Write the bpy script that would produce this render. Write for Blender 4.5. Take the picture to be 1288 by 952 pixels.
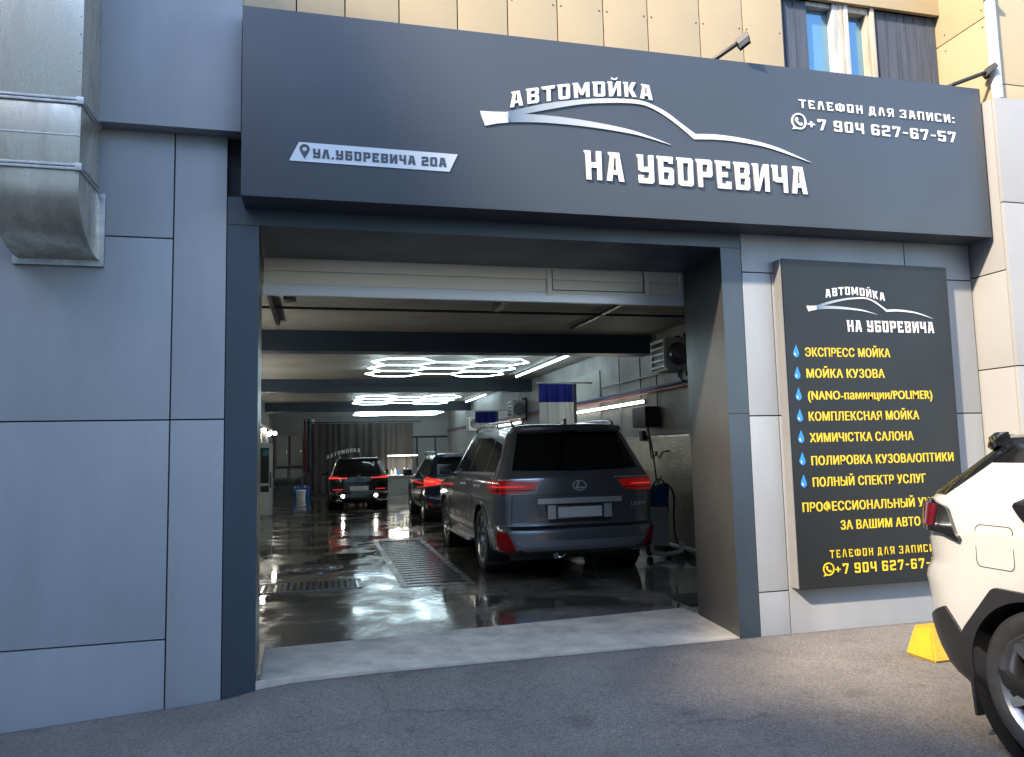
import bpy, bmesh, math, random
from mathutils import Vector, Matrix
random.seed(7)
R = math.radians
SC = bpy.context.scene
for o in list(bpy.data.objects): bpy.data.objects.remove(o)
COL = SC.collection

# ------------------------------------------------------------------ camera
cd = bpy.data.cameras.new('camera'); cam = bpy.data.objects.new('camera', cd); COL.objects.link(cam)
RT = [(0.969920538306794, -0.2423017590221809, -0.0233239564700297),
      (-0.0006676012089461628, -0.09846453494308267, 0.9951403366696923),
      (-0.2434208365758459, -0.9651914799319353, -0.09566453568337586)]
m = Matrix.Identity(4)
for c in range(3):
    for r in range(3): m[r][c] = RT[c][r]
m.translation = (0, -5.549, 1.5)
cam.matrix_world = m
cd.sensor_fit = 'HORIZONTAL'; cd.sensor_width = 36; cd.lens = 26.76
cd.clip_start = 0.05; cd.clip_end = 2000
SC.camera = cam

# ------------------------------------------------------------------ sky, sun, exposure
SUN = Vector((1.7, 1.0, -1.5)).normalized()          # direction the light travels
W = bpy.data.worlds.new('World'); SC.world = W; W.use_nodes = True
nt = W.node_tree; nt.nodes.clear()
wo = nt.nodes.new('ShaderNodeOutputWorld'); bg = nt.nodes.new('ShaderNodeBackground'); sk = nt.nodes.new('ShaderNodeTexSky')
sk.sky_type = 'NISHITA'; sk.sun_disc = False
sk.sun_elevation = math.asin(-SUN.z); sk.sun_rotation = math.atan2(-SUN.x, -SUN.y) % (2 * math.pi)
sk.air_density = 1.0; sk.dust_density = 0.8; sk.ozone_density = 1.6
bg.inputs['Strength'].default_value = 0.15
nt.links.new(sk.outputs[0], bg.inputs[0]); nt.links.new(bg.outputs[0], wo.inputs[0])
sd = bpy.data.lights.new('sun', 'SUN'); so = bpy.data.objects.new('sun', sd); COL.objects.link(so)
sd.energy = 2.3; sd.angle = R(2.2); sd.color = (1.0, 0.84, 0.64)
so.rotation_euler = SUN.to_track_quat('-Z', 'Y').to_euler()
so.location = (-20, -15, 30)
SC.view_settings.view_transform = 'Standard'; SC.view_settings.look = 'None'
SC.view_settings.gamma = 1; SC.view_settings.use_curve_mapping = False
SC.view_settings.exposure = 2.42
SC.cycles.use_denoising = True
SC.cycles.max_bounces = 8; SC.cycles.diffuse_bounces = 4; SC.cycles.glossy_bounces = 4
SC.cycles.sample_clamp_indirect = 6
SC.cycles.caustics_reflective = False; SC.cycles.caustics_refractive = False

# ------------------------------------------------------------------ helpers
def tag(o, label=None, cat=None, group=None, kind=None):
    if label: o['label'] = label
    if cat: o['category'] = cat
    if group: o['group'] = group
    if kind: o['kind'] = kind
    return o
def empty(name, loc=(0, 0, 0), rz=0):
    o = bpy.data.objects.new(name, None); COL.objects.link(o)
    o.location = loc; o.rotation_euler = (0, 0, rz); o.empty_display_size = .1
    return o
def obj(name, bm, mat, parent=None, smooth=None, world=False):
    """link a bmesh as one object; world=True: verts are world coords and parent is moved"""
    me = bpy.data.meshes.new(name); bm.normal_update(); bm.to_mesh(me); bm.free()
    return mobj(name, me, mat, parent, smooth, world)
def mobj(name, me, mat, parent=None, smooth=None, world=False):
    for mm in (mat if isinstance(mat, (list, tuple)) else [mat]): me.materials.append(mm)
    if smooth is not None:
        for p in me.polygons: p.use_smooth = True
        me.set_sharp_from_angle(angle=R(smooth))
    o = bpy.data.objects.new(name, me); COL.objects.link(o)
    if parent is not None:
        o.parent = parent
        if world:
            rt = Matrix.Identity(4); q = parent
            while q is not None:
                rt = Matrix.Translation(q.location) @ q.rotation_euler.to_matrix().to_4x4() @ rt; q = q.parent
            me.transform(rt.inverted())
    return o
def NB(): return bmesh.new()
def bx(bm, x0, x1, y0, y1, z0, z1, bev=0.0, mi=0, M=None):
    vs = [bm.verts.new((x, y, z)) for x in (x0, x1) for y in (y0, y1) for z in (z0, z1)]
    fs = []
    for q in ((0, 1, 3, 2), (4, 6, 7, 5), (0, 4, 5, 1), (2, 3, 7, 6), (0, 2, 6, 4), (1, 5, 7, 3)):
        f = bm.faces.new([vs[i] for i in q]); f.material_index = mi; fs.append(f)
    if M is not None: bmesh.ops.transform(bm, matrix=M, verts=vs)
    if bev:
        es = list({e for f in fs for e in f.edges})
        r = bmesh.ops.bevel(bm, geom=es, offset=bev, segments=2, affect='EDGES', profile=.7)
        for f in r['faces']: f.material_index = mi
    return bm
def prism(bm, pts, a0, a1, axis='x', mi=0, bev=0):
    """polygon pts in the two other axes, extruded along axis from a0 to a1"""
    def P(a, p):
        return {'x': (a, p[0], p[1]), 'y': (p[0], a, p[1]), 'z': (p[0], p[1], a)}[axis]
    A = [bm.verts.new(P(a0, p)) for p in pts]; B = [bm.verts.new(P(a1, p)) for p in pts]
    fs = [bm.faces.new(A), bm.faces.new(B[::-1])]
    n = len(pts)
    for i in range(n): fs.append(bm.faces.new((A[i], B[i], B[(i + 1) % n], A[(i + 1) % n])))
    for f in fs: f.material_index = mi
    bmesh.ops.recalc_face_normals(bm, faces=fs)
    if bev: bmesh.ops.bevel(bm, geom=list({e for f in fs for e in f.edges}), offset=bev, segments=2, affect='EDGES')
    return bm
def tube(bm, pts, r, n=8, caps=True, mi=0):
    pts = [Vector(p) for p in pts]; rings = []
    up = Vector((0, 0, 1))
    for i, p in enumerate(pts):
        a = (pts[min(i + 1, len(pts) - 1)] - pts[max(i - 1, 0)]).normalized()
        u = a.cross(up)
        if u.length < .05: u = a.cross(Vector((1, 0, 0)))
        u.normalize(); v = a.cross(u).normalized()
        rr = r[i] if isinstance(r, (list, tuple)) else r
        rings.append([bm.verts.new(p + (u * math.cos(t) + v * math.sin(t)) * rr) for t in [2 * math.pi * k / n for k in range(n)]])
    for A, B in zip(rings, rings[1:]):
        for k in range(n):
            f = bm.faces.new((A[k], A[(k + 1) % n], B[(k + 1) % n], B[k])); f.material_index = mi; f.smooth = True
    if caps:
        for Rg in (rings[0][::-1], rings[-1]):
            f = bm.faces.new(Rg); f.material_index = mi
    return bm
def lathe(bm, prof, n=32, M=None, mi=0, close=False):
    """prof: (r, h) around local Z; M places it"""
    rings = []
    for r, h in prof:
        rings.append([bm.verts.new((r * math.cos(2 * math.pi * k / n), r * math.sin(2 * math.pi * k / n), h)) for k in range(n)])
    fs = []
    for A, B in zip(rings, rings[1:]):
        for k in range(n):
            f = bm.faces.new((A[k], A[(k + 1) % n], B[(k + 1) % n], B[k])); f.material_index = mi; fs.append(f)
    if prof[0][0] > 1e-6 and close: fs.append(bm.faces.new(rings[0][::-1]))
    if prof[-1][0] > 1e-6 and close: fs.append(bm.faces.new(rings[-1]))
    for f in fs: f.material_index = mi
    vs = [v for Rg in rings for v in Rg]
    bmesh.ops.recalc_face_normals(bm, faces=fs)
    if M is not None: bmesh.ops.transform(bm, matrix=M, verts=vs)
    return bm
def bez(pts, n=12):
    """Catmull-Rom through points"""
    P = [Vector(p) for p in pts]; out = []
    for i in range(len(P) - 1):
        p0, p1, p2, p3 = P[max(i - 1, 0)], P[i], P[i + 1], P[min(i + 2, len(P) - 1)]
        for k in range(n):
            t = k / n
            out.append(.5 * ((2 * p1) + (p2 - p0) * t + (2 * p0 - 5 * p1 + 4 * p2 - p3) * t * t + (3 * p1 - p0 - 3 * p2 + p3) * t ** 3))
    out.append(P[-1]); return out

# ------------------------------------------------------------------ materials
def mat(name, col, rough=.5, metal=0.0, var=0.0, vscale=3.0, bump=0.0, bscale=40.0, rvar=0.0, coat=0.0, spec=.5, stretch=None, col2=None, emit=None, estr=0, trans=0):
    M = bpy.data.materials.new(name); M.use_nodes = True
    n = M.node_tree.nodes; l = M.node_tree.links; b = n['Principled BSDF']
    b.inputs['Base Color'].default_value = (*col, 1); b.inputs['Roughness'].default_value = rough
    b.inputs['Metallic'].default_value = metal; b.inputs['Coat Weight'].default_value = coat; b.inputs['Coat Roughness'].default_value = .04
    b.inputs['Specular IOR Level'].default_value = spec
    if emit: b.inputs['Emission Color'].default_value = (*emit, 1); b.inputs['Emission Strength'].default_value = estr
    if trans: b.inputs['Transmission Weight'].default_value = trans
    if var or bump or rvar:
        tc = n.new('ShaderNodeTexCoord'); mp = n.new('ShaderNodeMapping')
        l.new(tc.outputs['Object'], mp.inputs[0])
        if stretch: mp.inputs['Scale'].default_value = stretch
        if var or rvar:
            nz = n.new('ShaderNodeTexNoise'); nz.inputs['Scale'].default_value = vscale; nz.inputs['Detail'].default_value = 8; nz.inputs['Roughness'].default_value = .62
            l.new(mp.outputs[0], nz.inputs['Vector'])
            rg = n.new('ShaderNodeMapRange'); rg.inputs[1].default_value = .3; rg.inputs[2].default_value = .7
            l.new(nz.outputs[0], rg.inputs[0])
        if var:
            mx = n.new('ShaderNodeMix'); mx.data_type = 'RGBA'
            c2 = col2 or tuple(c * (1 - var) for c in col); c1 = col if col2 else tuple(min(1, c * (1 + var * .6)) for c in col)
            mx.inputs[6].default_value = (*c1, 1); mx.inputs[7].default_value = (*c2, 1)
            l.new(rg.outputs[0], mx.inputs[0]); l.new(mx.outputs[2], b.inputs['Base Color'])
        if rvar:
            r2 = n.new('ShaderNodeMapRange'); r2.inputs[3].default_value = max(.02, rough - rvar); r2.inputs[4].default_value = min(1, rough + rvar)
            l.new(rg.outputs[0], r2.inputs[0]); l.new(r2.outputs[0], b.inputs['Roughness'])
        if bump:
            n2 = n.new('ShaderNodeTexNoise'); n2.inputs['Scale'].default_value = bscale; n2.inputs['Detail'].default_value = 5
            l.new(mp.outputs[0], n2.inputs['Vector'])
            bp = n.new('ShaderNodeBump'); bp.inputs['Strength'].default_value = bump; bp.inputs['Distance'].default_value = .02
            l.new(n2.outputs[0], bp.inputs['Height']); l.new(bp.outputs[0], b.inputs['Normal'])
    return M
def emis(name, col, s):
    return mat(name, (.8, .8, .8), .4, emit=col, estr=s)

M = {}
M['clad'] = mat('grey cladding', (.252, .268, .287), .42, var=.15, vscale=1.2, stretch=(1.5, 1, .4), bump=.012, bscale=6, rvar=.05)
M['cladw'] = mat('light cladding', (.28, .277, .270), .45, var=.06, vscale=1.1, bump=.012, bscale=6, rvar=.05)
M['grit'] = mat('grit', (.16, .155, .15), .8, var=.5, vscale=60)
M['gap'] = mat('dark gap', (.02, .02, .022), .8)
M['frame'] = mat('portal blue grey metal', (.032, .046, .062), .38, var=.22, vscale=1.6, rvar=.08, bump=.012, bscale=5, stretch=(1, 1, .45))
M['sunlit_tone'] = mat('grey reveal lining', (.050, .050, .050), .34, .25, var=.2, vscale=1.8, rvar=.08, bump=.012, bscale=5, stretch=(1, 1, .45))  # portal metal toned lighter and warmer for the sun on the reveals
M['sign'] = mat('sign charcoal', (.039, .048, .061), .42, var=.05, vscale=1.2, rvar=.05, bump=.008, bscale=3)
M['board'] = mat('board charcoal', (.011, .0115, .012), .42, spec=.35, var=.06, vscale=1.5, rvar=.05)
M['edge'] = mat('board edge', (.17, .17, .17), .4, var=.1)
M['white'] = mat('white lettering', (.60, .61, .63), .42, var=.04, vscale=4)
M['yellowtext'] = mat('yellow lettering', (.60, .43, .015), .45, var=.04, vscale=4)
M['address'] = mat('address plate', (.52, .56, .62), .45, var=.05)
M['darktext'] = mat('dark lettering', (.04, .05, .065), .5)
M['yellowclad'] = mat('ochre cladding', (.37, .29, .175), .48, var=.05, vscale=1.4, rvar=.05, bump=.01, bscale=5)
M['asphalt'] = None
M['board_wood'] = mat('weathered dark boarding', (.066, .080, .108), .75, var=.6, vscale=11, col2=(.032, .042, .064), bump=.25, bscale=22, stretch=(1.6, 1, .12))
M['woodframe'] = mat('old painted window frame', (.42, .36, .28), .55, var=.3, vscale=9, bump=.2, bscale=30, stretch=(2, 2, .25))
M['woodframe2'] = mat('grey window frame', (.42, .42, .41), .55, var=.3, vscale=9, bump=.2, bscale=30, stretch=(2, 2, .25))
M['pane'] = mat('window pane', (.16, .30, .40), .05, .55)  # blue base stands in for the reflected sky
M['pipe_white'] = mat('white downpipe', (.55, .545, .535), .35, var=.06, vscale=3)
M['galv'] = mat('galvanised steel', (.60, .545, .455), .29, .85, var=.42, vscale=4.5, rvar=.14, bump=.06, bscale=7, stretch=(1.6, 1.6, .5))
M['galv2'] = mat('galvanised seam', (.45, .45, .44), .4, .9, var=.3, vscale=12, rvar=.1)
M['black'] = mat('black plastic', (.014, .014, .015), .45, var=.2, vscale=8)
M['blackgloss'] = mat('gloss black', (.008, .008, .009), .1, coat=.6)
M['rubber'] = mat('tyre rubber', (.02, .02, .021), .62, var=.35, vscale=14, bump=.08, bscale=60)
M['glass'] = mat('privacy glass', (.006, .007, .008), .045, spec=.6)
M['chrome'] = mat('chrome', (.75, .75, .76), .16, .9)
M['satin'] = mat('satin metal', (.5, .5, .52), .25, .95)
M['brightwork'] = mat('bright trim', (.86, .86, .86), .22, .45, coat=.5)
M['rim'] = mat('alloy rim', (.42, .42, .44), .22, .95, var=.1, vscale=9)
M['rimgun'] = mat('machined alloy', (.30, .30, .31), .25, .9, var=.15, vscale=12)
M['rimdark'] = mat('dark alloy', (.05, .05, .055), .3, .8)
M['paint_grey'] = mat('dark grey metallic paint', (.20, .21, .225), .22, .5, coat=1.0, var=.10, vscale=220)
M['paint_blue'] = mat('deep blue paint', (.006, .012, .035), .25, .25, coat=1.0)
M['paint_black'] = mat('black paint', (.006, .006, .007), .22, coat=1.0)
M['paint_white'] = mat('pearl white paint', (.38, .37, .35), .3, coat=1.0, var=.025, vscale=2)
M['red'] = mat('red lamp lens', (.50, .010, .012), .12, coat=1.0, var=.35, vscale=30, stretch=(1, 1, 4), emit=(1, .03, .02), estr=.018)
M['red_reflector'] = mat('red reflector', (.36, .008, .010), .25, var=.2, vscale=40)
M['red_lit'] = mat('lit red lamp lens', (.5, .01, .01), .15, coat=1.0, emit=(1, .05, .03), estr=.12)
M['red_lit2'] = mat('lit red light bar', (.5, .01, .01), .15, emit=(1, .06, .04), estr=.28)
M['red_dark'] = mat('smoked red lens', (.10, .006, .012), .1, coat=1.0)
M['plate'] = mat('number plate', (.84, .84, .82), .4, var=.05, vscale=20)
M['valance'] = mat('silver grey bumper cladding', (.32, .33, .355), .32, .5, coat=.6)
M['concrete'] = None
M['inwall'] = mat('grey interior wall', (.32, .32, .31), .55, var=.28, vscale=1.6, bump=.06, bscale=14, rvar=.1)
M['inwall_pale'] = mat('pale back wall', (.42, .42, .43), .5, var=.15, vscale=1.2, bump=.03, bscale=10)
M['ceil'] = mat('painted ceiling', (.36, .345, .31), .7, var=.25, vscale=1.3, bump=.08, bscale=9)
M['beam'] = mat('dark blue beam', (.032, .052, .078), .45, var=.25, vscale=2)
M['door_white'] = mat('sectional door skin', (.86, .80, .68), .42, var=.06, vscale=1.5, bump=.01, bscale=5)
M['door_alu'] = mat('aluminium rail', (.82, .84, .88), .35, .1)
M['led'] = emis('led tube white', (.68, .91, 1.0), 3.6)
M['ledwall'] = emis('led wall strip', (1.0, .96, .84), 3.0)
M['led_fill'] = emis('led fill strip', (1.0, .96, .86), 9.0)
M['lamp'] = emis('spot lamp warm white', (1.0, .93, .80), 14)
M['rev'] = emis('reversing lamp', (1.0, .95, .85), 8)
M['heater'] = mat('heater casing', (.42, .43, .42), .45, var=.1, vscale=4)
M['curt_blue'] = mat('blue curtain cloth', (.02, .035, .32), .7, var=.2, vscale=4)
M['curt_white'] = mat('white curtain cloth', (.70, .72, .72), .65, var=.12, vscale=4)
M['curt_grey'] = mat('grey brown curtain cloth', (.125, .116, .110), .85, var=.22, vscale=2.5, bump=.1, bscale=60, stretch=(1, 1, .3))
M['red_pipe'] = mat('red pipe', (.33, .03, .03), .4)
M['blue_pipe'] = mat('blue pipe', (.03, .07, .26), .4)
M['grey_pipe'] = mat('grey pipe', (.33, .34, .35), .4, .3)
M['steel'] = mat('steel grate', (.16, .17, .18), .3, .85, var=.3, vscale=9, rvar=.1)
M['steel_dark'] = mat('dark iron', (.05, .05, .052), .38, .7, var=.3, vscale=12, rvar=.12)
M['slat'] = mat('wet slat', (.09, .105, .115), .22, .6)
M['pit'] = mat('wet pit', (.012, .018, .022), .12)
M['bucket_blue'] = mat('blue plastic', (.015, .12, .42), .4)
M['bucket_white'] = mat('white plastic', (.72, .73, .72), .42)
M['cabinet'] = mat('pale cabinet', (.38, .385, .36), .5, var=.12, vscale=3)
M['yellow'] = mat('yellow road paint', (.52, .31, .012), .5, var=.5, vscale=7, col2=(.36, .22, .03), bump=.08, bscale=24, rvar=.1)
M['teal'] = mat('teal sticker', (.05, .35, .33), .5)
M['glass_clear'] = mat('door glass', (.02, .03, .035), .06, spec=.6)
M['block'] = mat('shade block plaster', (.34, .32, .29), .8, var=.15, vscale=.4, bump=.05)

def asphalt():
    m_ = bpy.data.materials.new('asphalt'); m_.use_nodes = True; n = m_.node_tree.nodes; l = m_.node_tree.links; b = n['Principled BSDF']
    tc = n.new('ShaderNodeTexCoord')
    def nz(s, d=6, r=.6):
        q = n.new('ShaderNodeTexNoise'); q.inputs['Scale'].default_value = s; q.inputs['Detail'].default_value = d; q.inputs['Roughness'].default_value = r
        l.new(tc.outputs['Object'], q.inputs['Vector']); return q
    def ramp(src, a, b_, c0, c1):
        q = n.new('ShaderNodeValToRGB'); q.color_ramp.elements[0].position = a; q.color_ramp.elements[1].position = b_
        q.color_ramp.elements[0].color = (*c0, 1); q.color_ramp.elements[1].color = (*c1, 1); l.new(src, q.inputs[0]); return q
    def mixm(a, b_, f, mode='MULTIPLY'):
        q = n.new('ShaderNodeMix'); q.data_type = 'RGBA'; q.blend_type = mode; q.inputs[0].default_value = f
        l.new(a, q.inputs[6]); l.new(b_, q.inputs[7]); return q
    fine = nz(165, 3, .7); agg = n.new('ShaderNodeTexVoronoi'); agg.inputs['Scale'].default_value = 95; l.new(tc.outputs['Object'], agg.inputs['Vector'])
    a = ramp(fine.outputs[0], .33, .70, (.083, .078, .073), (.247, .232, .214))
    g = ramp(agg.outputs['Color'], .1, .95, (.55, .55, .56), (1.35, 1.33, 1.32))
    c1 = mixm(a.outputs[0], g.outputs[0], .75)
    big = ramp(nz(.8, 7, .62).outputs[0], .33, .68, (.70, .69, .70), (1.18, 1.14, 1.08))
    c2 = mixm(c1.outputs[2], big.outputs[0], 1.0)
    st = ramp(nz(2.7, 5, .55).outputs[0], .60, .72, (1, 1, 1), (.66, .64, .63))
    c3 = mixm(c2.outputs[2], st.outputs[0], .8)
    crk = n.new('ShaderNodeTexVoronoi'); crk.feature = 'DISTANCE_TO_EDGE'; crk.inputs['Scale'].default_value = .55
    wv = n.new('ShaderNodeMix'); wv.data_type = 'VECTOR'; wv.inputs[0].default_value = .22
    l.new(tc.outputs['Object'], wv.inputs[4]); l.new(nz(2.2, 4, .6).outputs['Color'], wv.inputs[5]); l.new(wv.outputs[1], crk.inputs['Vector'])
    ck = ramp(crk.outputs['Distance'], .002, .007, (.74, .73, .72), (1, 1, 1))
    gate = ramp(nz(.6, 2, .5).outputs[0], .52, .60, (0, 0, 0), (1, 1, 1))
    cm = n.new('ShaderNodeMix'); cm.data_type = 'RGBA'; cm.inputs[6].default_value = (1, 1, 1, 1); l.new(gate.outputs[0], cm.inputs[0]); l.new(ck.outputs[0], cm.inputs[7])
    spots = ramp(nz(9, 3, .5).outputs[0], .66, .74, (1, 1, 1), (.62, .61, .60))
    c4_ = mixm(c3.outputs[2], cm.outputs[2], 1.0); c5_ = mixm(c4_.outputs[2], spots.outputs[0], .7)
    l.new(c5_.outputs[2], b.inputs['Base Color'])
    b.inputs['Roughness'].default_value = .82; b.inputs['Specular IOR Level'].default_value = .35
    bp = n.new('ShaderNodeBump'); bp.inputs['Strength'].default_value = .55; bp.inputs['Distance'].default_value = .006
    l.new(agg.outputs['Distance'], bp.inputs['Height'])
    bp2 = n.new('ShaderNodeBump'); bp2.inputs['Strength'].default_value = .5; bp2.inputs['Distance'].default_value = .006
    l.new(fine.outputs[0], bp2.inputs['Height']); l.new(bp.outputs[0], bp2.inputs['Normal']); l.new(bp2.outputs[0], b.inputs['Normal'])
    return m_
def wetfloor():
    m_ = bpy.data.materials.new('wet concrete'); m_.use_nodes = True; n = m_.node_tree.nodes; l = m_.node_tree.links; b = n['Principled BSDF']
    tc = n.new('ShaderNodeTexCoord')
    def nz(s, d=6, r=.6, dist=0):
        q = n.new('ShaderNodeTexNoise'); q.inputs['Scale'].default_value = s; q.inputs['Detail'].default_value = d; q.inputs['Roughness'].default_value = r
        q.inputs['Distortion'].default_value = dist
        l.new(tc.outputs['Object'], q.inputs['Vector']); return q
    def rng(src, a, b_, c, d):
        q = n.new('ShaderNodeMapRange'); q.inputs[1].default_value = a; q.inputs[2].default_value = b_; q.inputs[3].default_value = c; q.inputs[4].default_value = d
        q.interpolation_type = 'SMOOTHSTEP'; l.new(src, q.inputs[0]); return q
    wet = rng(nz(1.3, 6, .62, .5).outputs[0], .40, .60, 0, 1)
    fine = nz(7, 8, .7)
    base = n.new('ShaderNodeValToRGB'); base.color_ramp.elements[0].color = (.085, .080, .068, 1); base.color_ramp.elements[1].color = (.215, .20, .172, 1)
    base.color_ramp.elements[0].position = .3; base.color_ramp.elements[1].position = .72
    l.new(fine.outputs[0], base.inputs[0])
    dk = n.new('ShaderNodeMix'); dk.data_type = 'RGBA'; dk.inputs[7].default_value = (.045, .044, .038, 1)
    l.new(base.outputs[0], dk.inputs[6]); s_ = n.new('ShaderNodeMath'); s_.operation = 'MULTIPLY'; s_.inputs[1].default_value = .8
    l.new(wet.outputs[0], s_.inputs[0]); l.new(s_.outputs[0], dk.inputs[0]); l.new(dk.outputs[2], b.inputs['Base Color'])
    rr = rng(wet.outputs[0], 0, 1, .19, .02); l.new(rr.outputs[0], b.inputs['Roughness'])
    b.inputs['Specular IOR Level'].default_value = .5
    l.new(wet.outputs[0], b.inputs['Coat Weight']); b.inputs['Coat Roughness'].default_value = .015; b.inputs['Coat IOR'].default_value = 1.33
    b1 = n.new('ShaderNodeBump'); b1.inputs['Strength'].default_value = .055; b1.inputs['Distance'].default_value = .02
    l.new(nz(8.5, 4, .55, .25).outputs[0], b1.inputs['Height'])
    b2 = n.new('ShaderNodeBump'); b2.inputs['Distance'].default_value = .01
    dry = rng(wet.outputs[0], 0, 1, .22, .0); l.new(dry.outputs[0], b2.inputs['Strength'])
    l.new(nz(30, 5, .65).outputs[0], b2.inputs['Height']); l.new(b1.outputs[0], b2.inputs['Normal']); l.new(b2.outputs[0], b.inputs['Normal'])
    l.new(b1.outputs[0], b.inputs['Coat Normal'])
    return m_
M['asphalt'] = asphalt()
M['wet'] = wetfloor()
M['concrete'] = mat('threshold concrete', (.46, .42, .35), .6, var=.35, vscale=3.5, bump=.12, bscale=45, rvar=.18)
def treadplate():
    m_ = mat('patterned stainless sheet', (.60, .58, .52), .36, .95, var=.12, vscale=5, rvar=.06)
    n = m_.node_tree.nodes; l = m_.node_tree.links; b = n['Principled BSDF']
    tc = n.new('ShaderNodeTexCoord'); mp = n.new('ShaderNodeMapping'); mp.inputs['Scale'].default_value = (1, 17, 30)
    v = n.new('ShaderNodeTexVoronoi'); v.inputs['Scale'].default_value = 1; v.inputs['Randomness'].default_value = .75
    l.new(tc.outputs['Object'], mp.inputs[0]); l.new(mp.outputs[0], v.inputs['Vector'])
    bp = n.new('ShaderNodeBump'); bp.inputs['Strength'].default_value = .35; bp.inputs['Distance'].default_value = .012; bp.invert = True
    l.new(v.outputs['Distance'], bp.inputs['Height']); l.new(bp.outputs[0], b.inputs['Normal'])
    return m_
M['tread'] = treadplate()
def logomat(xa_, xb_):
    """brushed silver print that runs from steel blue at the tail to white"""
    m_ = mat('silver logo print', (.6, .61, .63), .42); n = m_.node_tree.nodes; l = m_.node_tree.links; b = n['Principled BSDF']
    tc = n.new('ShaderNodeTexCoord'); sx = n.new('ShaderNodeSeparateXYZ'); l.new(tc.outputs['Object'], sx.inputs[0])
    mr = n.new('ShaderNodeMapRange'); mr.inputs[1].default_value = xa_; mr.inputs[2].default_value = xb_; l.new(sx.outputs[0], mr.inputs[0])
    q = n.new('ShaderNodeValToRGB'); e = q.color_ramp.elements
    st = [(0, (.50, .53, .58)), (.072, (.50, .53, .58)), (.078, (.085, .13, .19)), (.17, (.26, .30, .34)), (.34, (.42, .43, .44)), (.52, (.60, .61, .63))]
    e[0].position = 0; e[1].position = 1
    for p, c in st[1:]: e.new(p)
    for k in e:
        k.color = (*min(st, key=lambda t: abs(t[0] - k.position) if k.position < .9 else (0 if t[0] > .5 else 9))[1], 1)
    l.new(mr.outputs[0], q.inputs[0]); l.new(q.outputs[0], b.inputs['Base Color']); return m_
M['logo'] = logomat(1.135 - 2.57, 3.896 - 2.57); M['logo2'] = logomat(3.908 - 4.5, 5.158 - 4.5)
def dropmat():
    m_ = mat('water drop print', (.05, .35, .7), .35); n = m_.node_tree.nodes; l = m_.node_tree.links; b = n['Principled BSDF']
    tc = n.new('ShaderNodeTexCoord'); sx = n.new('ShaderNodeSeparateXYZ'); l.new(tc.outputs['Generated'], sx.inputs[0])
    q = n.new('ShaderNodeValToRGB'); q.color_ramp.elements[0].color = (.02, .20, .52, 1); q.color_ramp.elements[1].color = (.20, .55, .82, 1)
    l.new(sx.outputs[0], q.inputs[0]); l.new(q.outputs[0], b.inputs['Base Color']); return m_
M['drop'] = dropmat()

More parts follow.
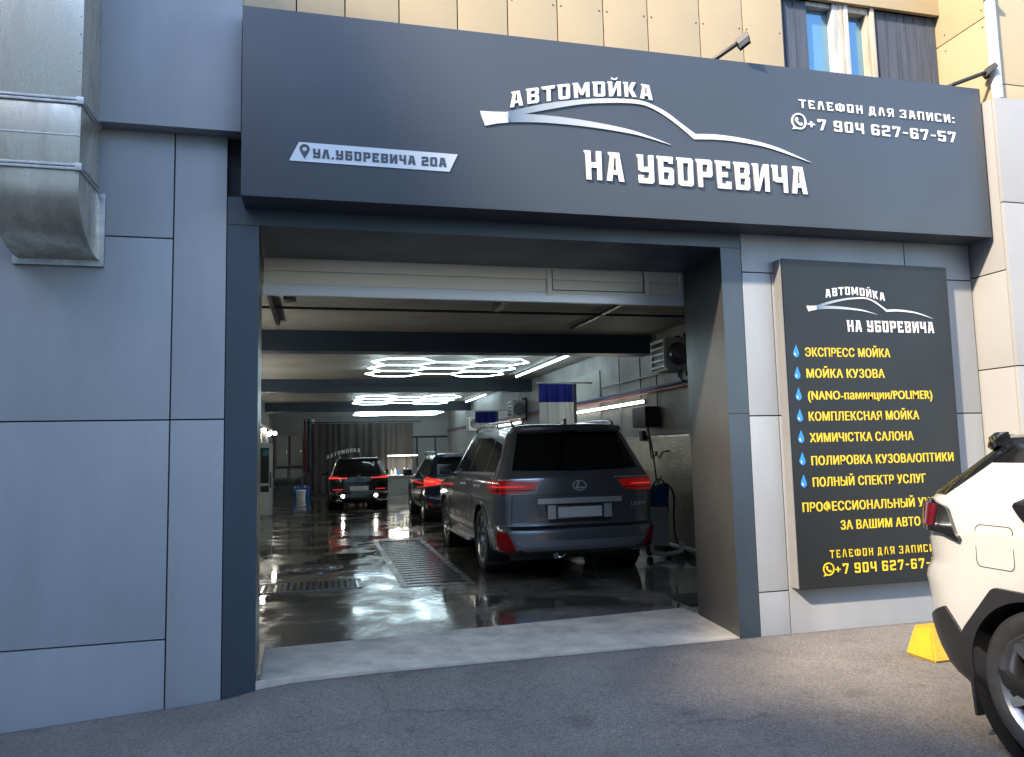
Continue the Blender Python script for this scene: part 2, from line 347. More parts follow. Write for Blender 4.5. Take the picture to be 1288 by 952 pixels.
# ------------------------------------------------------------------ lettering
G = {
'А': (6.6, "0,0 1.6,8.7 .8,10 5,10 6.6,0 4.4,0 4.1,2.2 2.5,2.2 2.2,0|2.75,4 3.85,4 3.45,7.9 3.15,7.9"),
'Б': (6, "-.4,10 5.8,10 5.8,7.4 3.8,7.4 3.8,8 2.2,8 2.2,6.2 5.2,6.2 6,5.4 6,.8 5.2,0 .2,0 .2,8.8|2.2,4.3 4,4.3 4,2 2.2,2"),
'В': (6, "-.4,10 5.2,10 6,9.2 6,5.9 5.4,5.2 6,4.5 6,.8 5.2,0 .2,0 .2,8.8|2.2,8 4,8 4,6.1 2.2,6.1|2.2,4.1 4,4.1 4,2 2.2,2"),
'Д': (6.4, "1.2,10 5.4,10 5.4,2 6.4,2 6.4,-1.4 4.7,-1.4 4.7,0 1.6,0 1.6,-1.4 -.1,-1.4 -.1,2 .6,2|2.7,8 3.5,8 3.5,2 2.3,2"),
'Е': (5.8, "-.4,10 5.6,10 5.6,7.3 3.8,7.3 3.8,8 2.2,8 2.2,6.1 4.6,6.1 4.6,4.1 2.2,4.1 2.2,2 3.8,2 3.8,2.8 5.8,2.8 5.8,0 .2,0 .2,8.8"),
'З': (6, ".8,10 5.2,10 6,9.2 6,5.9 5.4,5.2 6,4.5 6,.8 5.2,0 .8,0 0,.8 0,2.8 2,2.8 2,2 4,2 4,4.1 2,4.1 2,6.1 4,6.1 4,8 2,8 2,7.2 0,7.2 0,9.2"),
'И': (6.4, "-.4,10 2.2,10 2.2,4.2 4.2,10 6.4,10 6.4,0 4.3,0 4.3,5.8 2.3,0 .2,0 .2,8.8"),
'Й': (6.4, "-.4,10 2.2,10 2.2,4.2 4.2,10 6.4,10 6.4,0 4.3,0 4.3,5.8 2.3,0 .2,0 .2,8.8||1.5,12.6 2.4,12.6 2.8,11.9 3.8,11.9 4.2,12.6 5.1,12.6 4.3,10.8 2.3,10.8"),
'К': (6.4, "-.4,10 2.2,10 2.2,6 3.9,10 6.2,10 4.3,5.3 6.4,0 4.1,0 2.2,4.3 2.2,0 .2,0 .2,8.8"),
'Л': (6.2, "1.6,10 4.6,10 6.2,0 4.1,0 3.1,7.6 2.1,0 0,0"),
'М': (8.2, "-.4,10 2.4,10 4.1,5 5.8,10 8,10 8,0 5.9,0 5.9,4.6 4.8,1.6 3.4,1.6 2.3,4.6 2.3,0 .2,0 .2,8.8"),
'Н': (6, "-.4,10 2.2,10 2.2,6.1 4,6.1 4,10 6,10 6,0 4,0 4,4.1 2.2,4.1 2.2,0 .2,0 .2,8.8"),
'О': (6, "-.4,10 5.2,10 6,9.2 6,.8 5.2,0 1,0 .2,.8 .2,8.8|2.2,8 4,8 4,2 2.2,2"),
'П': (6, "0,10 6,10 6,0 4,0 4,8 2,8 2,0 0,0"),
'Р': (6, "-.4,10 5.2,10 6,9.2 6,4.4 5.2,3.6 2.2,3.6 2.2,0 .2,0 .2,8.8|2.2,8 4,8 4,5.6 2.2,5.6"),
'С': (6, ".8,10 5.2,10 6,9.2 6,7 4,7 4,8 2,8 2,2 4,2 4,3 6,3 6,.8 5.2,0 .8,0 0,.8 0,9.2"),
'Т': (6, "-.4,10 6.4,10 6,7.7 4.1,7.7 4.1,0 1.9,0 1.9,7.7 .2,7.7"),
'У': (6, "-.4,10 2.2,10 2.2,5.9 4,5.9 4,10 6,10 6,.8 5.2,0 .2,0 .2,3 2.2,3 2.2,2 4,2 4,3.9 1,3.9 .2,4.7 .2,8.8"),
'Ф': (8, "0,8.2 .8,9 3,9 3,10 5,10 5,9 7.2,9 8,8.2 8,1.8 7.2,1 5,1 5,0 3,0 3,1 .8,1 0,1.8|2,7 3,7 3,3 2,3|5,7 6,7 6,3 5,3"),
'Ч': (6, "-.4,10 2.2,10 2.2,5.6 4,5.6 4,10 6,10 6,0 4,0 4,3.6 1,3.6 .2,4.4 .2,8.8"),
'Я': (6, ".8,10 6,10 6,0 4,0 4,3.4 3.5,3.4 2.3,0 0,0 1.4,3.6 .8,3.8 0,4.6 0,9.2|2,8 4,8 4,5.4 2,5.4"),
'+': (5.4, "1.8,7.4 3.6,7.4 3.6,5.5 5.4,5.5 5.4,3.8 3.6,3.8 3.6,1.9 1.8,1.9 1.8,3.8 0,3.8 0,5.5 1.8,5.5"),
'-': (3.6, "0,5.7 3.6,5.7 3.6,3.9 0,3.9"),
'.': (2, "0,2 2,2 2,0 0,0"),
':': (2, "0,2.2 2,2.2 2,0 0,0||0,7.2 2,7.2 2,5 0,5"),
'0': (6, ".8,10 5.2,10 6,9.2 6,.8 5.2,0 .8,0 0,.8 0,9.2|2,8 4,8 4,2 2,2"),
'2': (6, ".8,10 5.2,10 6,9.2 6,5 5.2,4.2 2,3.8 2,2 6,2 6,0 0,0 0,5 .8,5.8 4,6.2 4,8 2,8 2,7.2 0,7.2 0,9.2"),
'4': (6, "0,10 2,10 2,5 4,5 4,10 6,10 6,0 4,0 4,3.1 0,3.1"),
'5': (6, "0,10 6,10 6,8 2,8 2,6.2 5.2,6.2 6,5.4 6,.8 5.2,0 .8,0 0,.8 0,2.8 2,2.8 2,2 4,2 4,4.2 0,4.2"),
'6': (6, ".8,10 5.2,10 6,9.2 6,7.2 4,7.2 4,8 2,8 2,6.2 5.2,6.2 6,5.4 6,.8 5.2,0 .8,0 0,.8 0,9.2|2,4.3 4,4.3 4,2 2,2"),
'7': (6, "0,10 6,10 6,8.2 3.4,0 1.2,0 3.7,8 2,8 2,7 0,7"),
}
G['9'] = (6, '|'.join(' '.join('%g,%g' % (6 - float(p.split(',')[0]), 10 - float(p.split(',')[1])) for p in c.split()) for c in G['6'][1].split('|')))
def fill2d(loops, depth, off=0):
    """closed 2D loops (even-odd holes) -> mesh in XZ, front face at y=-depth, back at y=0"""
    cu = bpy.data.curves.new('loops', 'CURVE'); cu.dimensions = '2D'; cu.fill_mode = 'BOTH'; cu.extrude = depth / 2; cu.offset = off
    for lp in loops:
        s = cu.splines.new('POLY'); s.points.add(len(lp) - 1); s.use_cyclic_u = True
        for i, p in enumerate(lp): s.points[i].co = (p[0], p[1], 0, 1)
    ob = bpy.data.objects.new('loops', cu); COL.objects.link(ob)
    me = bpy.data.meshes.new_from_object(ob.evaluated_get(bpy.context.evaluated_depsgraph_get()))
    bpy.data.objects.remove(ob); bpy.data.curves.remove(cu)
    for v in me.vertices: v.co = (v.co.x, -v.co.z - depth / 2, v.co.y)
    return me
def glyph_loops(text, x0, x1, z0, h, curve=None, sp=1.6, space=3.6):
    """block lettering fitted between x0 and x1, baseline z0, cap height h; curve(x)->(z, angle) bends the baseline"""
    adv = []; x = 0
    for ch in text:
        if ch == ' ': x += space; continue
        w, d = G[ch]; adv.append((x, d, w)); x += w + sp
    k = (x1 - x0) / (x - sp); loops = []
    for gx, d, w in adv:
        for c in d.replace('||', '|').split('|'):
            pts = [tuple(map(float, p.split(','))) for p in c.split()]
            out = []
            cx = x0 + (gx + w / 2) * k
            for px, py in pts:
                if curve:
                    zz, a = curve(cx); lx = (px - w / 2) * k; lz = py * h / 10
                    out.append((cx + lx * math.cos(a) - lz * math.sin(a) * .0 + 0, zz + lz + lx * math.sin(a)))
                else: out.append((x0 + (gx + px) * k, z0 + py * h / 10))
            loops.append(out)
    return loops
def join_meshes(name, meshes):
    bm = bmesh.new()
    for me in meshes: bm.from_mesh(me); bpy.data.meshes.remove(me)
    return bm
def sans(text, x0, x1, z0, h, depth=.0014, bold=.004):
    """plain sans text fitted to the width, emboldened by shifted copies, mesh in XZ"""
    cu = bpy.data.curves.new('txt', 'FONT'); cu.body = text; cu.size = 1; cu.offset = bold; cu.extrude = .5; cu.space_character = 1.09
    ob = bpy.data.objects.new('txt', cu); COL.objects.link(ob)
    src = bpy.data.meshes.new_from_object(ob.evaluated_get(bpy.context.evaluated_depsgraph_get()))
    bpy.data.objects.remove(ob)
    bm = bmesh.new(); n0 = 0
    for k, dx in enumerate((-.036, -.012, .012, .036)):
        bm.from_mesh(src); bm.verts.ensure_lookup_table()
        for v in bm.verts[n0:]: v.co.x += dx; v.co.z -= .12 * k if v.co.z > 0 else 0
        n0 = len(bm.verts)
    me = bpy.data.meshes.new('txt'); bm.to_mesh(me); bm.free(); bpy.data.meshes.remove(src)
    xs = [v.co.x for v in me.vertices]; a, b = min(xs), max(xs)
    for v in me.vertices:
        v.co = (x0 + (v.co.x - a) / (b - a) * (x1 - x0), -(v.co.z + .5) * depth, z0 + v.co.y * h / .727)
    return me
def put(name, me, mt, parent, y):
    for v in me.vertices: v.co.y += y
    return mobj(name, me, mt, parent, None, True)
def phone_loops(cx, cz, r):
    """round messenger bubble with a handset"""
    out = [(cx + r * math.cos(a), cz + r * math.sin(a)) for a in [math.radians(-105 + 330 * k / 40) for k in range(41)]]
    out.append((cx - r * 1.02, cz - r * 1.05))
    inn = [(cx + r * .8 * math.cos(a), cz + r * .8 * math.sin(a)) for a in [2 * math.pi * k / 40 for k in range(40)]]
    hs = [(-.42, .42), (-.2, .5), (-.08, .2), (-.2, .06), (-.02, -.16), (.14, -.24), (.26, -.12), (.5, -.26), (.42, -.46), (.16, -.52), (-.16, -.36), (-.4, -.06), (-.5, .2)]
    return [out, inn, [(cx + x * r, cz + y * r) for x, y in hs]]
# ------------------------------------------------------------------ ground
def gz(x, y):
    pts = [(-60, -.6), (-4, -.30), (-1.93, -.168), (-.64, -.096), (-.3, -.03), (.4, -.014), (3.2, -.008), (3.4, -.006), (60, -.006)]
    for (a, za), (b, zb) in zip(pts, pts[1:]):
        if a <= x <= b:
            z = za + (zb - za) * (x - a) / (b - a); break
    else: z = -.6
    f = min(1, max(0, -y / 5))
    return z * (1 - .25 * f) - .02 * f
xs = [-400, -150, -60, -30, -12, -8, -6, -5, -4.4, -4] + [-4 + .2 * i for i in range(1, 46)] + [5.3, 5.72, 5.8, 6.5, 8, 12, 30, 60, 150, 400]
ys = [-400, -150, -60, -30, -15, -10, -8, -7, -6, -5, -4.5, -4, -3.5, -3, -2.5, -2, -1.6, -1.2, -.8, -.5, -.3, -.15, -.05, .02, .03, 4, 26, 60, 150, 400]
bm = NB(); gv = [[bm.verts.new((x, y, gz(x, y) if y <= .02 else -.75)) for x in xs] for y in ys]
for j in range(len(ys) - 1):
    for i in range(len(xs) - 1): bm.faces.new((gv[j][i], gv[j][i + 1], gv[j + 1][i + 1], gv[j + 1][i]))
for f in bm.faces: f.smooth = True
tag(obj('ground', bm, M['asphalt']), kind='structure')
bm = NB(); prism(bm, [(-.425, .002), (3.198, .002), (3.225, .2), (3.30, .895), (3.30, 1.18), (-.46, .90)], -.3, .004, 'z')
tag(obj('threshold', bm, M['concrete']), kind='structure')
# interior shell
bm = NB(); x0, x1 = -1.75, 5.0
px0, px1, py0, py1 = .96, 1.66, 3.35, 8.0            # inspection pit opening
for a in ((x0, px0, .9, 25), (px1, x1, .9, 25), (px0, px1, .9, py0), (px0, px1, py1, 25)):
    v = [bm.verts.new(p) for p in ((a[0], a[2], 0), (a[1], a[2], 0), (a[1], a[3], 0), (a[0], a[3], 0))]; bm.faces.new(v)
bmesh.ops.remove_doubles(bm, verts=bm.verts, dist=.0001)
tag(obj('floor', bm, M['wet']), kind='structure')
bm = NB(); bx(bm, px0, px1, py0, py1, -.5, -.12)
tag(obj('pit_floor', bm, M['pit']), kind='structure')
bm = NB(); bx(bm, x0 - .2, x1 + .2, .96, 25.2, 3.25, 3.5)
tag(obj('ceiling', bm, M['ceil']), kind='structure')
bm = NB(); bx(bm, 5.0, 5.2, .95, 25.2, -.5, 3.25)
tag(obj('wall', bm, M['inwall']), kind='structure')
bm = NB(); bx(bm, -1.95, -1.75, .95, 25.2, -.5, 3.25)
tag(obj('wall', bm, M['inwall']), kind='structure')
bm = NB(); bx(bm, -1.75, 5.0, 25, 25.2, -.5, 3.25)
tag(obj('wall', bm, M['inwall_pale']), kind='structure')
for yb in (5.3, 12.3, 20.2):
    bm = NB(); bx(bm, -1.75, 5.0, yb, yb + .35, 2.96, 3.25, .006)
    tag(obj('beam', bm, M['beam']), kind='structure')

# ------------------------------------------------------------------ car wash building: the facade
B = empty('car_wash_building', (1.4, .45, 0))
tag(B, 'car wash building with grey clad front, ochre upper storey and open drive-in gateway', 'building')
# solid wall core behind the panels
bm = NB()
bx(bm, -6, -.645, .03, .94, -.7, 4.25); bx(bm, 3.39, 5.705, .03, .94, -.5, 4.25); bx(bm, -.645, 3.39, .06, .9, 3.345, 4.25)
bx(bm, 3.39, 5.0, .94, .949, -.5, 3.25); bx(bm, -1.75, -.645, .94, .949, -.5, 3.25)
obj('wall_core', bm, M['gap'], B, None, True)
g = .005
bm = NB()
for (a, b, c, d) in ((-3.3, -.99, -.6, .325), (-3.3, -.99, .325, 1.768), (-3.3, -.99, 1.768, 3.02), (-3.3, -.99, 3.02, 3.80), (-.99, -.641, -.6, 1.768), (-.99, -.641, 1.768, 3.80),
                     (-6, -3.3, -.6, 1.768), (-6, -3.3, 1.768, 3.80)):
    bx(bm, a + g, b - g, .0, .028, c + g, d - g, .002)
obj('cladding_wall', bm, M['clad'], B, 40, True)
bm = NB()
for (a, b, c, d) in ((3.386, 3.66, -.2, .335), (3.386, 3.66, .335, 1.745), (3.386, 3.66, 1.745, 2.94), (3.66, 5.70, -.2, 1.745), (3.66, 5.70, 1.745, 2.94), (3.386, 5.0, 2.94, 3.5), (5.0, 5.70, 2.94, 3.5)):
    bx(bm, a + g, b - g, .0, .028, c + g, d - g, .002)
obj('cladding_wall', bm, M['clad'], B, 40, True)
# header box at upper left
bm = NB(); bx(bm, -6, -.545, -.12, .03, 3.772, 4.84, .003)
obj('header_panel', bm, M['clad'], B, 40, True)
# portal frame with deep reveal
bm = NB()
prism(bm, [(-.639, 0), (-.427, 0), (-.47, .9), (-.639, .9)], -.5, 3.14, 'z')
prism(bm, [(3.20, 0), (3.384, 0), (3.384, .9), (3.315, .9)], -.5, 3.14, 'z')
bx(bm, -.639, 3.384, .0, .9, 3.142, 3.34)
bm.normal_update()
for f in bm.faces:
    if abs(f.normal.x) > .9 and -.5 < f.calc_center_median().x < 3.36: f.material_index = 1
obj('portal_frame', bm, [M['frame'], M['sunlit_tone']], B, None, True)
bm = NB()
for zz in (1.765, ): bx(bm, 3.384 - .181, 3.386, -.0025, -.0005, zz, zz + .006)
for zz in (3.138, ): bx(bm, -.637, -.429, -.0025, -.0005, zz, zz + .004); bx(bm, 3.203, 3.382, -.0025, -.0005, zz, zz + .004)
obj('frame_joint', bm, M['gap'], B, None, True)
# aluminium kick strip along the left reveal
bm = NB(); prism(bm, [(-.424, .01), (-.395, .01), (-.425, .9), (-.468, .9)], .004, .045, 'z')
obj('kick_strip', bm, M['satin'], B, None, True)
# sectional door, raised
bm = NB()
for z0_, z1_ in ((2.935, 3.045), (3.05, 3.2)): bx(bm, -.462, 3.36, .955, .99, z0_, z1_, .004)
D = obj('sectional_door', bm, M['door_white'], B, 40, True)
bm = NB(); bx(bm, -.465, 3.362, .945, .992, 2.84, 2.932, .004)
bx(bm, 3.30, 3.325, .948, .954, 2.93, 3.13)
obj('bottom_rail', bm, M['door_alu'], D, 40, True)
bm = NB()
bx(bm, 1.985, 2.03, .935, .954, 2.90, 3.2, .002); bx(bm, 2.94, 2.985, .935, .954, 2.90, 3.2, .002); bx(bm, 2.032, 2.938, .938, .954, 2.915, 2.945, .002)
obj('wicket_frame', bm, M['door_white'], D, 40, True)
bm = NB(); bx(bm, 2.034, 2.042, .949, .9545, 2.95, 3.14); bx(bm, 2.928, 2.936, .949, .9545, 2.95, 3.14); bx(bm, 2.042, 2.928, .949, .9545, 2.95, 2.956)
obj('wicket_seal', bm, M['gap'], D, None, True)
# ochre upper storey
bm = NB()
xj = [-6, -4.5, -3.4, -2.2, -1.42, -1.0, -.6, -.185, .18, .60, 1.07, 1.49, 1.92, 2.33, 2.74, 3.235, 3.66, 4.07]
for a, b in zip(xj, xj[1:]): bx(bm, a + g, b - g, .22, .25, 4.30, 6.2, .002); bx(bm, a + g, b - g, .22, .25, 6.2 + 2 * g, 9, .002)
bx(bm, 4.07 + g, 5.80, .21, .25, 5.60, 6.2, .002); bx(bm, 4.07 + g, 5.80, .21, .25, 6.2 + 2 * g, 9, .002)
for a, b in zip(xj, xj[1:]):
    for x in (a + .035, b - .035):
        for z in (4.72, 5.22, 5.72): lathe(bm, [(0, .004), (.006, .003), (.008, 0)], 8, Matrix.Translation((x, .2195, z)) @ Matrix.Rotation(R(90), 4, 'X'), 1)
obj('upper_facade', bm, [M['yellowclad'], M['steel_dark']], B, 40, True)
bm = NB(); bx(bm, -6, 4.07, .252, .9, 4.26, 9); bx(bm, 4.07, 5.80, .62, .9, 4.3, 9)
obj('upper_wall_core', bm, M['gap'], B, None, True)
bm = NB()
for z0_, z1_ in ((4.2, 5.30), (5.30, 6.4), (6.4, 9)):
    bx(bm, 5.80, 5.83, -.29, .36, z0_ + g, z1_ - g, .002)
for z0_, z1_ in ((4.505, 4.66), (4.66, 5.62), (5.62, 6.6), (6.6, 9)):
    bx(bm, 5.845, 8.5, -.32, -.29, z0_ + g, z1_ - g, .002)
for y in (-.25, .17):
    for z in (4.75, 5.22, 5.38): lathe(bm, [(0, .004), (.006, .003), (.008, 0)], 8, Matrix.Translation((5.7995, y, z)) @ Matrix.Rotation(R(-90), 4, 'Y'), 1)
obj('upper_side_wall', bm, [M['yellowclad'], M['steel_dark']], B, 40, True)
bm = NB(); bx(bm, 5.835, 8.5, -.285, .9, 4.2, 9)
obj('upper_side_core', bm, M['gap'], B, None, True)
# white projecting corner
bm = NB()
for z0_, z1_ in ((-.2, 2.125), (2.125, 2.96), (2.96, 4.50)):
    bx(bm, 5.712, 5.74, -.35, .03, z0_ + g, z1_ - g, .002)
for (a, b) in ((5.712, 7.1), (7.1, 8.5)):
    for z0_, z1_ in ((-.2, 2.125), (2.125, 3.55), (3.55, 4.50)):
        bx(bm, a + g, b - g, -.38, -.352, z0_ + g, z1_ - g, .002)
obj('projecting_wall', bm, M['cladw'], B, 40, True)
bm = NB(); bx(bm, 5.745, 8.5, -.35, .9, -.5, 4.49)
obj('projecting_core', bm, M['gap'], B, None, True)
# window recess above the sign
Wn = None
bm = NB(); bx(bm, 4.36, 5.06, .342, .36, 4.3, 5.6)
Wn = obj('window', bm, M['woodframe2'], B, None, True)
bm = NB(); bx(bm, 4.075, 4.36, .27, .31, 4.3, 5.6, .003)
for xx in (4.12, 4.22): bx(bm, xx, xx + .006, .262, .271, 4.3, 5.59)
obj('boarding', bm, M['board_wood'], Wn, None, True)
bm = NB(); bx(bm, 5.076, 5.79, .27, .31, 4.3, 5.6, .003)
for i, xx in enumerate((5.12, 5.22, 5.36, 5.44, 5.55, 5.69)): bx(bm, xx, xx + .005 + .002 * (i % 3), .264, .271, 4.3, 5.59)
obj('boarding', bm, M['board_wood'], Wn, None, True)
bm = NB(); bx(bm, 4.36, 4.63, .33, .34, 4.3, 5.58)
obj('pane', bm, M['pane'], Wn, None, True)
bm = NB(); bx(bm, 4.79, 5.00, .33, .34, 4.3, 5.56)
obj('pane', bm, M['pane'], Wn, None, True)
bm = NB(); bx(bm, 4.625, 4.70, .25, .35, 4.3, 5.6, .006); bx(bm, 4.74, 4.79, .24, .35, 4.3, 5.6, .006); bx(bm, 4.36, 4.62, .27, .35, 5.56, 5.6)
obj('window_frame', bm, M['woodframe2'], Wn, None, True)
bm = NB(); bx(bm, 4.70, 4.735, .245, .35, 4.3, 5.6, .005); bx(bm, 5.0, 5.028, .26, .35, 4.3, 5.6, .004); bx(bm, 5.03, 5.075, .235, .35, 4.3, 5.6, .006); bx(bm, 4.79, 5.0, .26, .35, 5.54, 5.6, .004)
obj('window_frame', bm, M['woodframe'], Wn, None, True)
# white downpipe at the corner of the upper storey
bm = NB(); tube(bm, [(5.80, -.34, 4.5), (5.80, -.34, 9)], .045, 16)
dp = obj('drainpipe', bm, M['pipe_white'], None, 40)
tag(dp, 'white rain downpipe on the corner of the ochre upper storey', 'drainpipe')
bm = NB(); bx(bm, 5.742, 5.858, -.40, -.322, 5.42, 5.45, .004)
obj('bracket', bm, M['pipe_white'], dp, 40)

# ------------------------------------------------------------------ fascia sign
FS = empty('fascia_sign', (2.57, -.14, 3.265))
tag(FS, 'long charcoal sign box above the gateway with white lettering and car outline', 'sign')
bm = NB(); bx(bm, -.525, 5.675, -.28, -.003, 3.262, 4.612, .004)
obj('sign_box', bm, M['sign'], FS, 40, True)
YS = -.281
def arch(x):
    # baseline of the arched word, from the photo's plate
    P = [(1.36, 4.040), (1.53, 4.088), (1.70, 4.128), (1.87, 4.163), (2.04, 4.190), (2.20, 4.208), (2.35, 4.216), (2.50, 4.205)]
    for (a, za), (b, zb) in zip(P, P[1:]):
        if x <= b or b == 2.50:
            t = (x - a) / (b - a); return za + (zb - za) * t, math.atan2(zb - za, b - a)
put('lettering', fill2d(glyph_loops('АВТОМОЙКА', 1.355, 2.515, 0, .122, arch, sp=1.35), .010, -.0015), M['white'], FS, YS)
put('lettering', fill2d(glyph_loops('НА УБОРЕВИЧА', 1.934, 3.85, 3.528, .232, sp=1.35), .014, -.0025), M['white'], FS, YS)
put('lettering', fill2d(glyph_loops('ТЕЛЕФОН ДЛЯ ЗАПИСИ:', 3.823, 5.371, 4.264, .078, sp=2.0), .006, -.0022), M['white'], FS, YS)
put('lettering', fill2d(glyph_loops('+7 904 627-67-57', 3.892, 5.371, 4.088, .098, sp=1.9), .006, -.0018), M['white'], FS, YS)
put('phone_icon', fill2d(phone_loops(3.812, 4.149, .07), .008), M['white'], FS, YS)
def outline(pa, pb): return [tuple(p[:2]) for p in bez([(x, z, 0) for x, z in pa], 8)] + [tuple(p[:2]) for p in bez([(x, z, 0) for x, z in pb], 8)]
def logo(T, depth):
    box = [(1.135, 3.997), (1.225, 3.999), (1.320, 4.005), (1.356, 3.928), (1.26, 3.912), (1.166, 3.886)]
    up = [(1.325, 4.005), (1.620, 4.095), (1.857, 4.146), (2.097, 4.183), (2.343, 4.198), (2.466, 4.183), (2.618, 4.123), (2.741, 4.043), (2.866, 3.962)]
    up2 = [(2.866, 3.962), (3.060, 3.972), (3.323, 3.956), (3.590, 3.909), (3.896, 3.806)]
    dn2 = [(3.894, 3.804), (3.521, 3.897), (3.255, 3.926), (3.058, 3.931), (2.852, 3.918)]
    dn = [(2.852, 3.918), (2.715, 4.022), (2.565, 4.113), (2.432, 4.160), (2.280, 4.163), (2.096, 4.145), (1.915, 4.118), (1.678, 4.060), (1.475, 4.004)]
    tl = [(1.475, 4.004), (1.734, 4.005), (2.030, 3.986), (2.30, 3.953), (2.483, 3.908), (2.650, 3.858)]
    bl = [(2.648, 3.856), (2.483, 3.893), (2.300, 3.922), (1.969, 3.945), (1.616, 3.948), (1.360, 3.929)]
    main = outline(up, up2) + outline(dn2, dn) + outline(tl, bl)
    return fill2d([[T(*p) for p in box], [T(*p) for p in main]], depth)
put('car_outline', logo(lambda x, z: (x, z), .010), M['logo'], FS, YS)
ap = put('address_plate', fill2d([[(-.213, 3.524), (-.148, 3.660), (.961, 3.654), (.898, 3.520)]], .006), M['address'], FS, YS)
put('lettering', fill2d(glyph_loops('УЛ.УБОРЕВИЧА 20А', -.055, .876, 3.553, .066, sp=1.5), .003), M['darktext'], ap, YS - .0065)
pin = [(-.110 + .034 * math.cos(a), 3.613 + .034 * math.sin(a)) for a in [math.radians(-35 + 250 * k / 24) for k in range(25)]] + [(-.110, 3.544)]
put('pin_icon', fill2d([pin, [(-.110 + .016 * math.cos(2 * math.pi * k / 16), 3.613 + .016 * math.sin(2 * math.pi * k / 16)) for k in range(16)]], .003), M['darktext'], ap, YS - .0065)
# arm floodlights on top of the sign
def sign_lamp(x, dx, label):
    t = empty('sign_lamp', (x, -.2, 4.60)); tag(t, label, 'floodlight', 'floodlights on arms above the sign')
    bm = NB(); tube(bm, [(-.06, .08, .02), (0, -.06, .03), (dx - .03, -.13, .145)], .018, 10); bx(bm, -.05, .03, .0, .12, .013, .024)
    obj('arm', bm, M['black'], t, 40)
    T_ = Matrix.Translation((dx, -.14, .158)) @ Matrix.Rotation(R(52), 4, 'Z') @ Matrix.Rotation(R(-30), 4, 'X')
    bm = NB(); bx(bm, -.055, .055, -.055, .055, -.012, .012, .005, M=T_)
    for s in (-1, 1): bx(bm, s * .061 - .004, s * .061 + .004, -.05, .05, -.03, .02, M=T_)
    h = obj('lamp_head', bm, M['black'], t, 40)
    bm = NB(); bx(bm, -.046, .046, -.045, .045, -.015, -.0125, M=T_)
    obj('lens', bm, M['bucket_white'], h)
sign_lamp(3.10, .20, 'black arm floodlight over the sign, beside the upper window')
sign_lamp(5.40, .34, 'black arm floodlight at the downpipe end of the sign')

# ------------------------------------------------------------------ price board
PB = empty('price_board', (4.5, -.05, .35))
tag(PB, 'tall charcoal service board with yellow list on the right wall', 'sign')
bm = NB(); prism(bm, [(3.69, .352), (5.33, .345), (5.34, 3.024), (3.695, 3.043)], -.1, -.003, 'y', bev=.003)
obj('board', bm, [M['board']], PB, 40, True)
bm = NB(); bx(bm, 3.681, 3.689, -.098, -.003, .36, 3.035)
obj('edge_strip', bm, M['edge'], PB, None, True)
YB = -.101
def arch2(x):
    t = (x - 4.09) / (4.68 - 4.09); return 2.702 + .045 * math.sin(math.pi * min(1, max(0, t * .95 + .1))) + .008 * t, .10 * math.cos(math.pi * t)
put('lettering', fill2d(glyph_loops('АВТОМОЙКА', 4.094, 4.681, 0, .072, arch2, sp=1.5), .003, -.0012), M['white'], PB, YB)
put('lettering', fill2d(glyph_loops('НА УБОРЕВИЧА', 4.287, 5.16, 2.436, .1, sp=1.4), .004, -.0012), M['white'], PB, YB)
sx = (5.158 - 3.908) / (3.896 - 1.135); 
put('car_outline', logo(lambda x, z: (3.908 + (x - 1.135) * sx, 2.60 + (z - 3.886) * (.135 / .312)), .004), M['logo2'], PB, YB)
LINES = [('ЭКСПРЕСС МОЙКА', 3.868, 4.695, 2.224), ('МОЙКА КУЗОВА', 3.87, 4.625, 2.048), ('(NANO-паминции/POLIMER)', 3.871, 5.091, 1.868), ('КОМПЛЕКСНАЯ МОЙКА', 3.866, 4.941, 1.694),
         ('ХИМИЧIСТКА САЛОНА', 3.864, 4.869, 1.52), ('ПОЛИРОВКА КУЗОВА/ОПТИКИ', 3.866, 5.26, 1.333), ('ПОЛНЫЙ СПЕКТР УСЛУГ', 3.867, 4.963, 1.16), ('ПРОФЕССИОНАЛЬНЫЙ УХОД', 3.759, 5.13, .962), ('ЗА ВАШИМ АВТО', 4.102, 4.876, .806)]
for tx, a, b, z in LINES: put('lettering', sans(tx, a, b, z, .074), M['yellowtext'], PB, YB)
put('lettering', fill2d(glyph_loops('ТЕЛЕФОН ДЛЯ ЗАПИСИ', 3.983, 4.99, .583, .067, sp=2.0), .003, -.0030), M['yellowtext'], PB, YB)
put('lettering', fill2d(glyph_loops('+7 904 627-67-57', 4.025, 5.09, .453, .085, sp=1.9), .003, -.0020), M['yellowtext'], PB, YB)
put('phone_icon', fill2d(phone_loops(3.965, .50, .052), .004), M['yellowtext'], PB, YB)
for z in (2.262, 2.083, 1.908, 1.734, 1.561, 1.383, 1.203):
    lp = [(3.783 + .027 * math.cos(a), z - .016 + .030 * math.sin(a)) for a in [math.radians(-205 + 230 * k / 20) for k in range(21)]] + [(3.786, z + .058)]
    d_ = put('drop_icon', fill2d([lp], .004), M['drop'], PB, YB)
    hl = [(3.772 + .006 * math.cos(a), z - .020 + .012 * math.sin(a)) for a in [2 * math.pi * k / 12 for k in range(12)]]
    put('highlight', fill2d([hl], .001), M['white'], d_, YB - .0045)

